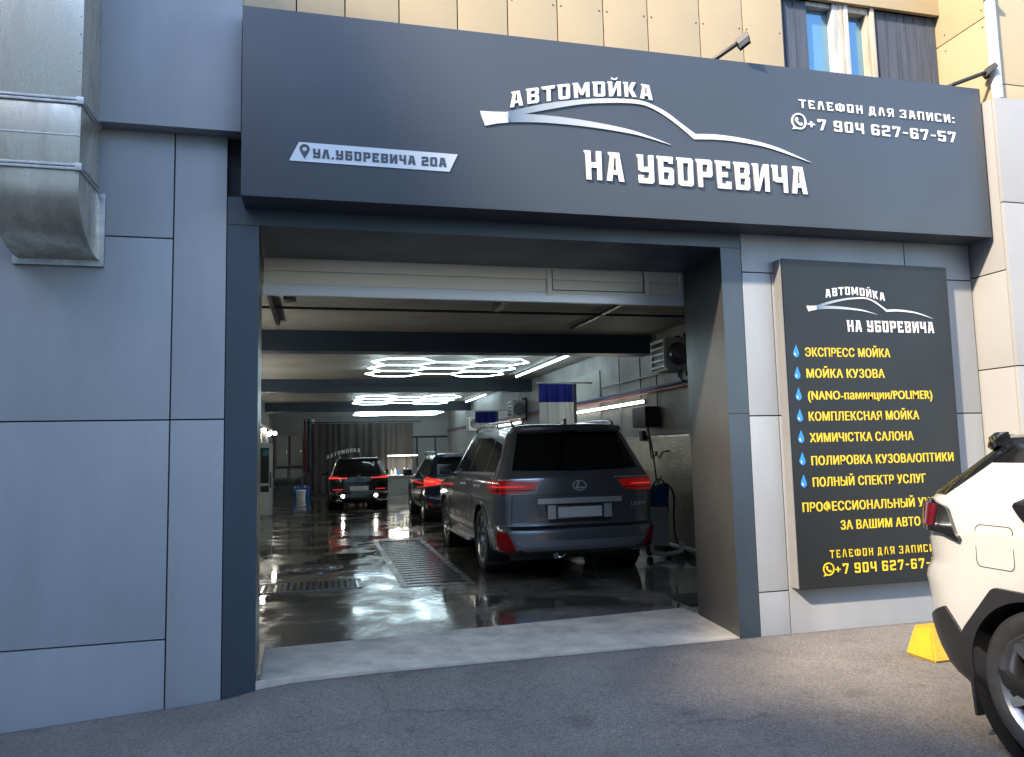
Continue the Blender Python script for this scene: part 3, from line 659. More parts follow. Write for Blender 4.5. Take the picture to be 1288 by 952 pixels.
# ------------------------------------------------------------------ galvanised duct
DU = empty('ventilation_duct', (-1.68, -.3, 2.79))
tag(DU, 'galvanised square ventilation duct bending into the left wall', 'duct')
xa, xb = -1.93, -1.445
yb_, yf_ = -.13, -.51
bm = NB(); bx(bm, xa, xb, yf_, yb_, 3.745, 6.0, .004)
obj('straight_section', bm, M['galv'], DU, 40, True)
bm = NB(); bx(bm, xa - .002, xb + .002, yf_ - .002, yb_ + .002, 3.315, 3.715, .004)
obj('straight_section', bm, M['galv'], DU, 40, True)
bm = NB()
out = [(yf_, 3.29)] + [(yf_ + .47 - .47 * math.cos(a), 3.20 - .36 * math.sin(a)) for a in [math.radians(90 * k / 14) for k in range(15)]] + [(-.035, 2.84)]
inn = [(-.035, 3.24), (-.08, 3.25), (yb_, 3.29)]
prism(bm, out + inn, xa, xb, 'x')
obj('elbow', bm, M['galv'], DU, 40, True)
for z in (3.725, 3.302):
    bm = NB(); bx(bm, xa - .014, xb + .014, yf_ - .014, yb_ + .012, z - .020, z - .003, .003); bx(bm, xa - .017, xb + .017, yf_ - .017, yb_ + .012, z + .001, z + .018, .003)
    bx(bm, xb - .02, xb + .020, yf_ - .022, yf_ + .02, z - .024, z + .022, .003)
    obj('flange', bm, M['galv2'], DU, 40, True)
bm = NB(); bx(bm, xa - .03, xb + .03, -.033, -.003, 2.80, 3.30, .003)
obj('wall_flange', bm, M['galv2'], DU, 40, True)

bm = NB()
for x in (xa + .012, xb - .012):
    for k in range(16): bx(bm, x - .004, x + .004, yf_ - .006, yf_ + .001, 3.80 + k * .12, 3.808 + k * .12)
for z in (3.50, ): bx(bm, xa, xb, yf_ - .005, yf_ - .0005, z, z + .010, .002)
obj('seam', bm, M['galv2'], DU, None, True)

# ------------------------------------------------------------------ parking stop
PS = NB()
vb = [(4.07, -1.04), (4.95, -1.04), (4.95, -.76), (4.07, -.76)]
vt = [(4.11, -.98), (4.87, -.98), (4.87, -.82), (4.11, -.82)]
A_ = [PS.verts.new((x, y, -.006)) for x, y in vb]; C_ = [PS.verts.new((x, y, .205)) for x, y in vt]
PS.faces.new(A_[::-1]); PS.faces.new(C_)
for i in range(4): PS.faces.new((A_[i], A_[(i + 1) % 4], C_[(i + 1) % 4], C_[i]))
bmesh.ops.bevel(PS, geom=list(PS.edges), offset=.012, segments=2, affect='EDGES')
tag(obj('parking_stop', PS, M['yellow'], None, 40), 'yellow concrete parking block behind the white car', 'parking stop')
# ------------------------------------------------------------------ cars
def lerp(tab, z):
    if z <= tab[0][0]: return tab[0][1]
    for (a, va), (b, vb_) in zip(tab, tab[1:]):
        if z <= b: return va + (vb_ - va) * (z - a) / (b - a)
    return tab[-1][1]
class Car:
    """body as stacked plan contours: rear profile yr(z), front profile yf(z), half width w(z), corner depths"""
    def __init__(s, yr, yf, w, ar, af, nr=3.6, nf=2.6):
        s.yr, s.yf, s.w, s.ar, s.af, s.nr, s.nf = yr, yf, w, ar, af, nr, nf; s.cache = {}
    def prm(s, z): return lerp(s.yr, z), lerp(s.yf, z), lerp(s.w, z), lerp(s.ar, z), lerp(s.af, z)
    def X(s, y, z):
        yr, yf, w, a, b = s.prm(z)
        a = min(a, (yf - yr) * .45); b = min(b, (yf - yr) * .45)
        if y < yr + a:
            q = min(1, max(0, (a - (y - yr)) / a)); return w * (1 - q ** s.nr) ** (1 / s.nr)
        if y > yf - b:
            q = min(1, max(0, (b - (yf - y)) / b)); return w * (1 - q ** s.nf) ** (1 / s.nf)
        return w
    def rearcurve(s, z):
        z = round(z, 4)
        if z in s.cache: return s.cache[z]
        yr, yf, w, a, b = s.prm(z); a = min(a, (yf - yr) * .45); pts = []
        for k in range(241):
            t = k / 240 * math.pi / 2
            pts.append((w * math.sin(t) ** (2 / s.nr), yr + a * (1 - math.cos(t) ** (2 / s.nr))))
        L = [0]
        for p, q in zip(pts, pts[1:]): L.append(L[-1] + math.dist(p, q))
        s.cache[z] = (pts, L); return pts, L
    def PR(s, u, z):
        """point at arc length |u| from the rear centre line, signed side"""
        pts, L = s.rearcurve(z); a = abs(u); sg = 1 if u >= 0 else -1
        if a >= L[-1]: return Vector((sg * pts[-1][0], pts[-1][1] + a - L[-1], z))
        lo, hi = 0, len(L) - 1
        while hi - lo > 1:
            mid = (lo + hi) // 2
            if L[mid] <= a: lo = mid
            else: hi = mid
        t = (a - L[lo]) / max(1e-9, L[hi] - L[lo])
        return Vector((sg * (pts[lo][0] + (pts[hi][0] - pts[lo][0]) * t), pts[lo][1] + (pts[hi][1] - pts[lo][1]) * t, z))
    def PS(s, y, z, sg=1): return Vector((sg * s.X(y, z), y, z))
    def contour(s, z, NR=30, NS=76, NF=22):
        yr, yf, w, a, b = s.prm(z); a = min(a, (yf - yr) * .45); b = min(b, (yf - yr) * .45)
        pts, L = s.rearcurve(z); out = []
        for i in range(NR): out.append(tuple(s.PR(L[-1] * i / NR, z)[:2]))
        y0, y1 = yr + a, yf - b
        for i in range(NS): out.append((w, y0 + (y1 - y0) * i / NS))
        d = []
        for k in range(161):
            t = k / 160 * math.pi / 2
            d.append((w * math.cos(t) ** (2 / s.nf), y1 + b * (1 - (1 - math.sin(t) ** (2 / s.nf)))))
        L2 = [0]
        for p, q in zip(d, d[1:]): L2.append(L2[-1] + math.dist(p, q))
        for i in range(NF + 1):
            a_ = L2[-1] * i / NF; j = 0
            while j < len(L2) - 2 and L2[j + 1] < a_: j += 1
            t = (a_ - L2[j]) / max(1e-9, L2[j + 1] - L2[j])
            out.append((max(0, d[j][0] + (d[j + 1][0] - d[j][0]) * t), d[j][1] + (d[j + 1][1] - d[j][1]) * t))
        out[0] = (0, out[0][1]); out[-1] = (0, out[-1][1])
        return out
    def body(s, levels, name, mt, parent, arches=()):
        bm = NB(); Lh = []; Rh = []
        for z in levels:
            c = s.contour(z); n = len(c)
            a = [bm.verts.new((x, y, z)) for x, y in c]
            b = [a[0]] + [bm.verts.new((-x, y, z)) for x, y in c[1:-1]] + [a[-1]]
            Lh.append(a); Rh.append(b)
        for i in range(len(levels) - 1):
            for k in range(n - 1):
                bm.faces.new((Lh[i][k], Lh[i][k + 1], Lh[i + 1][k + 1], Lh[i + 1][k]))
                bm.faces.new((Rh[i][k + 1], Rh[i][k], Rh[i + 1][k], Rh[i + 1][k + 1]))
        for A, Bv, fl in ((Lh[0], Rh[0], 1), (Lh[-1], Rh[-1], 0)):
            for k in range(n - 1):
                q = [A[k], A[k + 1], Bv[k + 1], Bv[k]]; q2 = []
                for v in q:
                    if v not in q2: q2.append(v)
                if len(q2) > 2: bm.faces.new(q2 if not fl else q2[::-1])
        bmesh.ops.recalc_face_normals(bm, faces=bm.faces)
        o = obj(name, bm, mt, None)
        cut = []
        for (yc, zc, r) in arches:
            for sg in (-1, 1):
                cb = NB(); lathe(cb, [(r, -.5), (r, .5)], 56, Matrix.Translation((sg * 1.08, yc, zc)) @ Matrix.Rotation(R(90), 4, 'Y'), close=True)
                c_ = obj('cutter', cb, mt); md = o.modifiers.new('b', 'BOOLEAN'); md.object = c_; md.operation = 'DIFFERENCE'; md.solver = 'EXACT'; cut.append(c_)
        me = bpy.data.meshes.new_from_object(o.evaluated_get(bpy.context.evaluated_depsgraph_get()))
        old = o.data; o.modifiers.clear(); o.data = me; bpy.data.meshes.remove(old)
        for c_ in cut:
            q = c_.data; bpy.data.objects.remove(c_); bpy.data.meshes.remove(q)
        for p in me.polygons: p.use_smooth = True; p.material_index = 0
        me.set_sharp_from_angle(angle=R(30))
        o.parent = parent; return o
    def grid(s, name, fn, G_, off, mt, parent, rim=.018, smooth=40):
        """G_: rows of (u, z); fn(u, z)->pos; a conforming shell raised by off"""
        bm = NB(); e = .004; rows = []
        for row in G_:
            rr = []
            for (u, z) in row:
                p = fn(u, z); du = fn(u + e, z) - fn(u - e, z); dz = fn(u, z + e) - fn(u, z - e)
                nn = du.cross(dz)
                if nn.length < 1e-9: nn = Vector((0, -1, 0))
                nn.normalize()
                cc = Vector((0, 2.4, 1.0))
                if nn.dot(p - cc) < 0: nn = -nn
                rr.append((p + nn * off, p + nn * (off - rim)))
            rows.append(rr)
        V = [[bm.verts.new(a) for a, b in rr] for rr in rows]; Rn = len(V); Cn = len(V[0])
        for i in range(Rn - 1):
            for k in range(Cn - 1): bm.faces.new((V[i][k], V[i][k + 1], V[i + 1][k + 1], V[i + 1][k]))
        loop = [(0, k) for k in range(Cn)] + [(i, Cn - 1) for i in range(1, Rn)] + [(Rn - 1, k) for k in range(Cn - 2, -1, -1)] + [(i, 0) for i in range(Rn - 2, 0, -1)]
        lo = [bm.verts.new(rows[i][k][1]) for i, k in loop]
        for a in range(len(loop)):
            b = (a + 1) % len(loop)
            i0, k0 = loop[a]; i1, k1 = loop[b]
            bm.faces.new((V[i0][k0], lo[a], lo[b], V[i1][k1]))
        bmesh.ops.remove_doubles(bm, verts=bm.verts, dist=.0003)
        bmesh.ops.recalc_face_normals(bm, faces=bm.faces)
        return obj(name, bm, mt, parent, smooth)
    def strip(s, name, us, zlo, zhi, off, mt, parent, fn=None, nz=6, rim=.018):
        fn = fn or s.PR
        return s.grid(name, fn, [[(u, zlo(u) + (zhi(u) - zlo(u)) * j / nz) for u in us] for j in range(nz + 1)], off, mt, parent, rim)
def lin(*pts): return lambda u: lerp(pts, u)
def rng_(a, b, n): return [a + (b - a) * i / n for i in range(n + 1)]
def wheel(parent, x, y, r, wd, sg, spokes=10, rr=.72, rimm='rim', twin=False):
    """sg: outward side"""
    T = Matrix.Translation((x, y, r)) @ Matrix.Rotation(R(90 * sg), 4, 'Y')
    h = wd / 2; ri = r * rr
    bm = NB()
    lathe(bm, [(ri - .012, -h * .8), (ri + .012, -h * .93), (ri + (r - ri) * .45, -h), (r - .03, -h * .93), (r - .006, -h * .74), (r, -h * .5), (r, -h * .12), (r - .008, -h * .1), (r - .008, h * .1), (r, h * .12), (r, h * .5), (r - .006, h * .74), (r - .03, h * .93), (r - .034, h * .945), (ri + (r - ri) * .62, h * .99), (ri + (r - ri) * .45, h), (ri + .014, h * .93), (ri - .012, h * .8)], 56, T)
    w_ = obj('wheel', bm, M['rubber'], parent, 35)
    bm = NB()
    lathe(bm, [(ri - .014, -h * .8), (ri - .03, -h * .3), (ri - .034, h * .3), (ri - .012, h * .80), (ri + .004, h * .90), (ri + .010, h * .88), (ri + .004, h * .8)], 56, T)
    f = h * .72
    lathe(bm, [(.0, f - .012), (.03, f - .012), (.034, f - .03), (.06, f - .03), (.068, f - .06), (.068, f - .1)], 24, T)
    for k in range(spokes):
        a0 = 2 * math.pi * k / spokes
        for d in ((-.15, .15) if twin else (0,)):
            a = a0 + d; wdt = .020 if spokes > 6 else .034
            ca, sa = math.cos(a), math.sin(a); c0, s0 = math.cos(a0 + d * .4), math.sin(a0 + d * .4)
            P0 = Vector((c0 * .05, s0 * .05, f - .035)); P1 = Vector((ca * (ri - .01), sa * (ri - .01), f + .012)); t = (P1 - P0).normalized(); n_ = Vector((-t.y, t.x, 0)).normalized()
            vs = []
            for P, k_, dp_ in ((P0, 1.25, .05), (P1, .85, .045)):
                for q in ((-1, 0), (-.7, 1), (.7, 1), (1, 0)):
                    vs.append(bm.verts.new(T @ (P + n_ * wdt * k_ * q[0] + Vector((0, 0, (q[1] - 1) * dp_)))))
            a_, b_ = vs[:4], vs[4:]
            for i in range(4): bm.faces.new((a_[i], a_[(i + 1) % 4], b_[(i + 1) % 4], b_[i]))
            bm.faces.new(a_[::-1]); bm.faces.new(b_)
    bmesh.ops.recalc_face_normals(bm, faces=bm.faces)
    obj('rim', bm, M[rimm], w_, 35)
    bm = NB(); lathe(bm, [(0, -h * .1), (ri * .72, -h * .1), (ri * .72, -h * .2), (0, -h * .2)], 40, T)
    lathe(bm, [(0, -h * .55), (ri - .03, -h * .55)], 40, T)
    obj('brake_disc', bm, M['steel_dark'], w_, 30)
def liner(parent, yc, zc, r, wi, sg):
    bm = NB(); lathe(bm, [(.02, .46), (r - .008, .46), (r - .008, wi)], 48, Matrix.Translation((0, yc, zc)) @ Matrix.Rotation(R(90 * sg), 4, 'Y'))
    obj('wheel_liner', bm, M['black'], parent, 40)
def mirror(parent, c, x, y, z, sg, mt):
    bm = NB(); bx(bm, sg * x - .11, sg * x + .11, y - .06, y + .10, z - .085, z + .085, .035)
    q = obj('mirror', bm, mt, parent, 40)
    bm = NB(); bx(bm, sg * x - .085, sg * x + .085, y - .068, y - .055, z - .062, z + .062, .004)
    obj('mirror_glass', bm, M['glass'], q, 40)
    bm = NB(); tube(bm, [(sg * x, y + .02, z - .05), (sg * (x - .16), y + .03, z - .06)], .02, 8)
    obj('mirror_arm', bm, M['black'], q, 40)
def lvls(*seg):
    out = []
    for a, b, n in seg: out += [a + (b - a) * i / n for i in range(n)]
    return out + [seg[-1][1]]

def suv(name, label, loc, rz, paint, width, H, L, detail, wy, wr, tyre='rim', spokes=10, group=None, twin=False):
    """common shell; H roof height, L length; returns (empty, car)"""
    E_ = empty(name, loc, rz); tag(E_, label, 'car', group)
    k = H / 1.86; hw = width / 2
    def Z(t): return [(a * k, b) for a, b in t]
    yr = detail['yr']; w = [(a, b * hw) for a, b in detail['w']]
    c = Car(Z(yr), Z([(a, L - b) for a, b in detail['yf']]), Z(w), Z(detail['ar']), Z([(.3, .9), (1.0, .8), (1.12, .75), (1.2, .7), (1.75, .45), (1.88, .3)]), detail.get('nr', 4.3))
    lv = [z * k for z in lvls((.28, .34, 3), (.34, .48, 7), (.48, .74, 10), (.74, 1.0, 10), (1.0, 1.20, 9), (1.20, 1.30, 4), (1.30, 1.74, 12), (1.74, 1.80, 3), (1.80, 1.86, 6))]
    ar = [(wy[0], wr * .98, wr + .055), (wy[1], wr * .98, wr + .055)]
    b = c.body(lv, 'body', paint, E_, ar)
    for y, z, r in ar:
        for sg in (-1, 1):
            liner(E_, y, z, r, hw - .02, sg)
            wheel(E_, sg * (hw - .145), y, wr, .27, sg, spokes, .70, tyre, twin)
    bm = NB(); bx(bm, -hw * .78, hw * .78, .35, L - .4, .20, .30 * k, .02)
    obj('underbody', bm, M['black'], E_, 40)
    return E_, c, k, hw

# profile shared by the tall square-backed cars (z, y from the rear-most point)
LXP = dict(
 yr=[(.28, .16), (.33, .07), (.36, .02), (.44, .0), (.56, .0), (.60, .012), (.625, .045), (.64, .075), (.90, .068), (1.0, .066), (1.14, .075), (1.20, .088), (1.28, .125), (1.74, .40), (1.765, .36), (1.79, .34), (1.82, .35), (1.845, .42), (1.86, .62)],
 w=[(.28, .90), (.34, .955), (.5, .985), (.7, .995), (.95, 1.0), (1.14, .985), (1.22, .955), (1.28, .925), (1.72, .755), (1.80, .70), (1.83, .655), (1.85, .58), (1.86, .48)],
 ar=[(.28, .5), (.5, .52), (.62, .46), (.9, .42), (1.2, .40), (1.3, .36), (1.75, .34), (1.86, .3)],
 yf=[(.28, .12), (.5, .02), (.9, .03), (1.02, .12), (1.09, .45), (1.13, .95), (1.16, 1.22), (1.2, 1.32), (1.74, 2.0), (1.8, 2.12), (1.84, 2.35), (1.86, 2.9)])

def side_glass(c, E_, k, hw, wins, mt='glass'):
    for sg in (-1, 1):
        for (ya, yb2, lo, hi) in wins:
            f = lambda y, z, sg=sg: c.PS(y, z, sg)
            c.grid('side_window', f, [[(y0_, lo(y0_) + (hi(y0_) - lo(y0_)) * j / 6) for y0_ in rng_(ya, yb2, 14)] for j in range(7)], .004, M[mt], E_, .012)

# --- 1: dark grey big SUV, rear view ---------------------------------------------------------
E1, c1, k1, h1 = suv('suv', 'large dark grey SUV nearest the gateway, seen from behind with chrome tailgate bar', (2.985, 3.06, 0), 0, M['paint_grey'], 2.03, 1.84, 5.08, LXP, (1.06, 3.91), .40, 'rim', 10)
S1 = c1
S1.grid('rear_window', S1.PR, [[(f * (.80 - .145 * (z - 1.27) / .46), z - .02 * (1 - abs(f)) * (1 if z < 1.5 else 0)) for f in rng_(-1, 1, 26)] for z in rng_(1.275, 1.725, 12)], .003, M['glass'], E1, .012)
for sg in (-1, 1):
    lo = lin((.50, 1.135), (.57, 1.035), (.70, 1.012), (.98, 1.0), (1.30, 1.02), (1.40, 1.08)); hi = lin((.50, 1.14), (.60, 1.142), (.80, 1.152), (1.0, 1.16), (1.28, 1.165), (1.40, 1.09))
    us = [sg * u for u in rng_(.50, 1.40, 30)]
    t_ = S1.strip('tail_light', us, lambda u: lo(abs(u)), lambda u: hi(abs(u)), .012, M['red'], E1, rim=.03)
    lo2 = lin((.66, 1.082), (1.22, 1.075)); hi2 = lin((.66, 1.092), (1.22, 1.096))
    S1.strip('light_bar', [sg * u for u in rng_(.66, 1.22, 24)], lambda u: lo2(abs(u)), lambda u: hi2(abs(u)), .015, M['red_lit'], t_, nz=1, rim=.006)
    S1.strip('lamp_divider', [sg * u for u in rng_(.56, 1.30, 24)], lambda u: 1.040 - .012 * (abs(u) - .56), lambda u: 1.052 - .012 * (abs(u) - .56), .014, M['blackgloss'], t_, nz=1, rim=.004)
    S1.strip('lamp_divider', [sg * u for u in (.985, .995, 1.005)], lambda u: 1.01, lambda u: 1.155, .0145, M['blackgloss'], t_, nz=3, rim=.004)
    lo3 = lin((.44, 1.165), (1.0, 1.160)); hi3 = lin((.44, 1.176), (1.0, 1.172))
    S1.strip('chrome_trim', [sg * u for u in rng_(.44, 1.0, 20)], lambda u: lo3(abs(u)), lambda u: hi3(abs(u)), .010, M['brightwork'], E1, nz=1, rim=.02)
    lo4 = lin((.80, .345), (.86, .335), (1.02, .36), (1.06, .40)); hi4 = lin((.80, .36), (.86, .50), (.90, .56), (1.02, .57), (1.06, .55))
    S1.strip('reflector', [sg * u for u in rng_(.80, 1.06, 12)], lambda u: lo4(abs(u)), lambda u: hi4(abs(u)), .012, M['red_reflector'], E1)
S1.strip('chrome_bar', rng_(-.52, .52, 24), lambda u: .880, lambda u: .945 - .006 * abs(u), .028, M['brightwork'], E1, nz=3, rim=.04)
S1.strip('plate_recess', rng_(-.44, .44, 16), lin((-.44, .87), (-.40, .66), (.40, .66), (.44, .87)), lambda u: .872, .004, M['black'], E1, nz=3)
q = S1.strip('number_plate', rng_(-.27, .27, 8), lambda u: .715, lambda u: .835, .014, M['plate'], E1, nz=2)
bm = NB(); 
S1.strip('plate_frame', rng_(-.285, .285, 8), lambda u: .70, lambda u: .85, .008, M['satin'], E1, nz=2)
for sg in (-1, 1): S1.strip('plate_reflection', [sg * u for u in rng_(.30, .40, 4)], lambda u: .70, lambda u: .86, .009, M['brightwork'], E1, nz=3)  # pale patches painted as lamp reflections beside the plate
S1.strip('bumper_cladding', rng_(-.80, .80, 30), lin((-.80, .43), (-.72, .345), (.72, .345), (.80, .43)), lin((-.80, .45), (-.72, .455), (.72, .455), (.80, .45)), .008, M['valance'], E1, nz=4)
S1.strip('bumper_step', rng_(-.86, .86, 30), lambda u: .595, lambda u: .625, .004, M['black'], E1, nz=2, rim=.01)
# tailgate shut lines
for sg in (-1, 1):
    S1.grid('panel_gap', S1.PR, [[(sg * (.835 - .02 * (z - .62) / .5 + d), z) for z in rng_(.63, 1.0, 14)] for d in (-.003, .003)], .0022, M['gap'], E1, .004)
S1.strip('panel_gap', rng_(-.80, .80, 30), lambda u: .985 + .0 * u, lambda u: .990, .0022, M['gap'], E1, nz=1, rim=.004)
S1.strip('brake_light', rng_(-.11, .11, 6), lambda u: 1.735, lambda u: 1.748, .006, M['satin'], E1, nz=1, rim=.01)
S1.strip('spoiler', rng_(-.70, .70, 26), lambda u: 1.758, lambda u: 1.79, .02, M['paint_grey'], E1, nz=3, rim=.05)
# emblem: oval ring with a bent stroke
def ring(n, a, b): return [(a * math.cos(2 * math.pi * i / n), b * math.sin(2 * math.pi * i / n)) for i in range(n)]
def onrear(name, loops, cu, cz, off, dep, mt, par, car):
    me = fill2d(loops, dep)
    for v in me.vertices:
        p = car.PR(cu + v.co.x, cz + v.co.z); v.co = (p.x, p.y + v.co.y - off, p.z)
    return mobj(name, me, mt, par)
onrear('emblem', [ring(40, .086, .062), ring(40, .072, .049), [(-.02, .046), (.006, .046), (-.022, -.016), (.056, -.016), (.052, -.034), (-.052, -.034)]], 0, 1.085, .004, .012, M['brightwork'], E1, S1)
onrear('lettering', glyph_loops('5', .07, .10, -.02, .04) + glyph_loops('7', .11, .14, -.02, .04) + glyph_loops('0', .15, .18, -.02, .04) + [[(-.02, -.02), (-.02, .02), (-.012, .02), (-.012, -.012), (.01, -.012), (.01, -.02)], [(.018, .02), (.028, .02), (.053, -.02), (.043, -.02)], [(.043, .02), (.053, .02), (.028, -.02), (.018, -.02)]], .68, .845, .002, .006, M['brightwork'], E1, S1)
hi_s = lin((.42, 1.45), (.62, 1.60), (1.2, 1.68), (2.2, 1.70), (2.75, 1.66), (3.1, 1.50), (3.55, 1.23)); lo_s = lin((.42, 1.26), (3.6, 1.215))
side_glass(S1, E1, k1, h1, [(.46, .98, lo_s, hi_s), (1.05, 1.98, lo_s, hi_s), (2.05, 3.5, lo_s, hi_s)])
for sg in (-1, 1):
    f = lambda y, z, sg=sg: S1.PS(y, z, sg)
    S1.strip('belt_trim', rng_(.5, 3.5, 30), lambda y: lo_s(y) - .03, lambda y: lo_s(y) - .012, .008, M['chrome'], E1, fn=f, nz=1, rim=.02)
    for yd in (1.28, 2.25): S1.strip('door_handle', rng_(yd, yd + .2, 6), lambda y: 1.055, lambda y: 1.085, .035, M['chrome'], E1, fn=f, nz=2, rim=.03)
    for yd in (1.62, 2.02, 3.0):
        S1.grid('panel_gap', f, [[(yd + d, z) for z in rng_(.46 if yd > 1.8 else .85, 1.2, 12)] for d in (-.003, .003)], .002, M['gap'], E1, .004)
    S1.strip('body_moulding', rng_(1.58, 3.4, 24), lambda y: .50, lambda y: .545, .014, M['chrome'], E1, fn=f, nz=2, rim=.02)
    bm = NB(); bx(bm, sg * 1.0 - .085, sg * 1.0 + .085, 1.6, 3.35, .33, .37, .015); obj('running_board', bm, M['satin'], E1, 40)
    bm = NB(); pts = [(sg * .665, y, z) for y, z in ((.62, 1.82), (.75, 1.872), (1.3, 1.885), (2.2, 1.882), (2.7, 1.86), (2.85, 1.80))]; tube(bm, bez(pts, 6), .018, 8); obj('roof_rail', bm, M['satin'], E1, 50)
    bm = NB(); prism(bm, [(.68, .13), (.70, .13), (.685, .50), (.665, .50)], sg * .70 - .0, sg * 1.0, 'x'); obj('mud_flap', bm, M['black'], E1)
    # arch lip
    S1.grid('arch_lip', f, [[(1.06 + r * math.cos(a), .392 + r * math.sin(a)) for a in [R(-8 + 196 * i / 40) for i in range(41)]] for r in (.452, .47, .49)], .010, M['paint_grey'], E1, .02)
    S1.grid('arch_lip', f, [[(3.91 + r * math.cos(a), .392 + r * math.sin(a)) for a in [R(-8 + 196 * i / 40) for i in range(41)]] for r in (.452, .47, .49)], .010, M['paint_grey'], E1, .02)
    mirror(E1, S1, 1.12, 3.22, 1.24, sg, M['paint_grey'])
bm = NB(); tube(bm, [(-.30, .1, .27), (-.30, .5, .29)], .036, 14); obj('exhaust_pipe', bm, M['satin'], E1, 40)
bm = NB(); tube(bm, bez([(-.34, .06, .30), (-.28, .0, .265), (-.20, .06, .30)], 6), .014, 8); obj('tow_hook', bm, M['satin'], E1, 40)
bm = NB(); bx(bm, -.66, .66, .35, .5, .22, .30, .03); bx(bm, .25, .62, .18, .75, .24, .32, .05); obj('rear_axle', bm, M['black'], E1, 40)
bm = NB(); prism(bm, [(.55, 1.835), (.75, 1.85), (.62, 1.905), (.55, 1.90)], -.02, .02, 'x'); obj('roof_fin', bm, M['paint_grey'], E1, 40)
# wiper
bm = NB(); tube(bm, [(0, .10, 1.262), (.12, .11, 1.30), (.46, .12, 1.305)], .008, 6); obj('wiper', bm, M['black'], E1, 50)

# --- 2: dark blue compact SUV ---------------------------------------------------------------
RVP = dict(
 yr=[(.28, .2), (.36, .06), (.45, .02), (.62, .0), (.70, .02), (.74, .07), (.95, .06), (1.1, .07), (1.2, .10), (1.3, .17), (1.70, .50), (1.74, .46), (1.78, .46), (1.83, .55), (1.86, .8)],
 w=[(.28, .90), (.36, .95), (.5, .985), (.75, 1.0), (1.0, 1.0), (1.14, .975), (1.24, .93), (1.7, .74), (1.8, .67), (1.84, .58), (1.86, .46)],
 ar=[(.28, .55), (.6, .62), (.8, .55), (1.2, .48), (1.3, .42), (1.86, .34)],
 yf=LXP['yf'], nr=3.0)
E2, c2, k2, h2 = suv('suv', 'dark blue SUV parked between the grey SUV and the back of the bay', (3.06, 10.75, 0), 0, M['paint_blue'], 1.86, 1.60, 4.55, RVP, (.92, 3.55), .355, 'rim', 5)
c2.grid('rear_window', c2.PR, [[(f * (.70 - .13 * (z - 1.06) / .40), z) for f in rng_(-1, 1, 20)] for z in rng_(1.07, 1.455, 8)], .003, M['glass'], E2, .012)
for sg in (-1, 1):
    lo = lin((.50, .96), (.6, .885), (1.0, .83), (1.15, .86), (1.30, .93)); hi = lin((.50, .97), (.62, 1.0), (1.0, 1.06), (1.2, 1.05), (1.30, .95))
    t_ = c2.strip('tail_light', [sg * u for u in rng_(.5, 1.3, 24)], lambda u: lo(abs(u)), lambda u: hi(abs(u)), .012, M['red_lit'], E2, rim=.03)
    c2.strip('light_bar', [sg * u for u in rng_(.70, 1.18, 14)], lambda u: .945, lambda u: .975, .016, M['red_lit2'], t_, nz=1, rim=.006)
    lo4 = lin((.78, .40), (1.0, .42)); hi4 = lin((.78, .44), (.88, .48), (1.0, .47))
    c2.strip('reflector', [sg * u for u in rng_(.78, 1.0, 8)], lambda u: lo4(abs(u)), lambda u: hi4(abs(u)), .010, M['red_reflector'], E2)
    bm = NB(); tube(bm, [(sg * .52, .02, .36), (sg * .52, .3, .36)], .045, 16); obj('exhaust_pipe', bm, M['chrome'], E2, 40)
    bm = NB(); tube(bm, bez([(sg * .60, y, z) for y, z in ((.7, 1.56), (.85, 1.615), (1.6, 1.635), (2.4, 1.62), (2.6, 1.56))], 6), .018, 8); obj('roof_rail', bm, M['satin'], E2, 50)
    mirror(E2, c2, 1.04, 2.95, 1.12, sg, M['paint_blue'])
c2.strip('chrome_bar', rng_(-.42, .42, 14), lambda u: .80, lambda u: .825, .016, M['chrome'], E2, nz=1, rim=.03)
c2.strip('number_plate', rng_(-.26, .26, 8), lambda u: .655, lambda u: .765, .012, M['plate'], E2, nz=1)
c2.strip('bumper_cladding', rng_(-.80, .80, 20), lambda u: .30, lambda u: .40, .008, M['black'], E2, nz=3)
c2.strip('spoiler', rng_(-.64, .64, 20), lambda u: 1.505, lambda u: 1.535, .03, M['paint_blue'], E2, nz=2, rim=.06)
h_ = lin((.42, 1.20), (.7, 1.40), (1.3, 1.46), (2.1, 1.46), (2.6, 1.36), (3.0, 1.06)); l_ = lin((.42, 1.12), (3.1, 1.045))
side_glass(c2, E2, k2, h2, [(.6, 1.15, l_, h_), (1.2, 2.0, l_, h_), (2.06, 3.0, l_, h_)])

E2.scale = (.94, .94, .94)
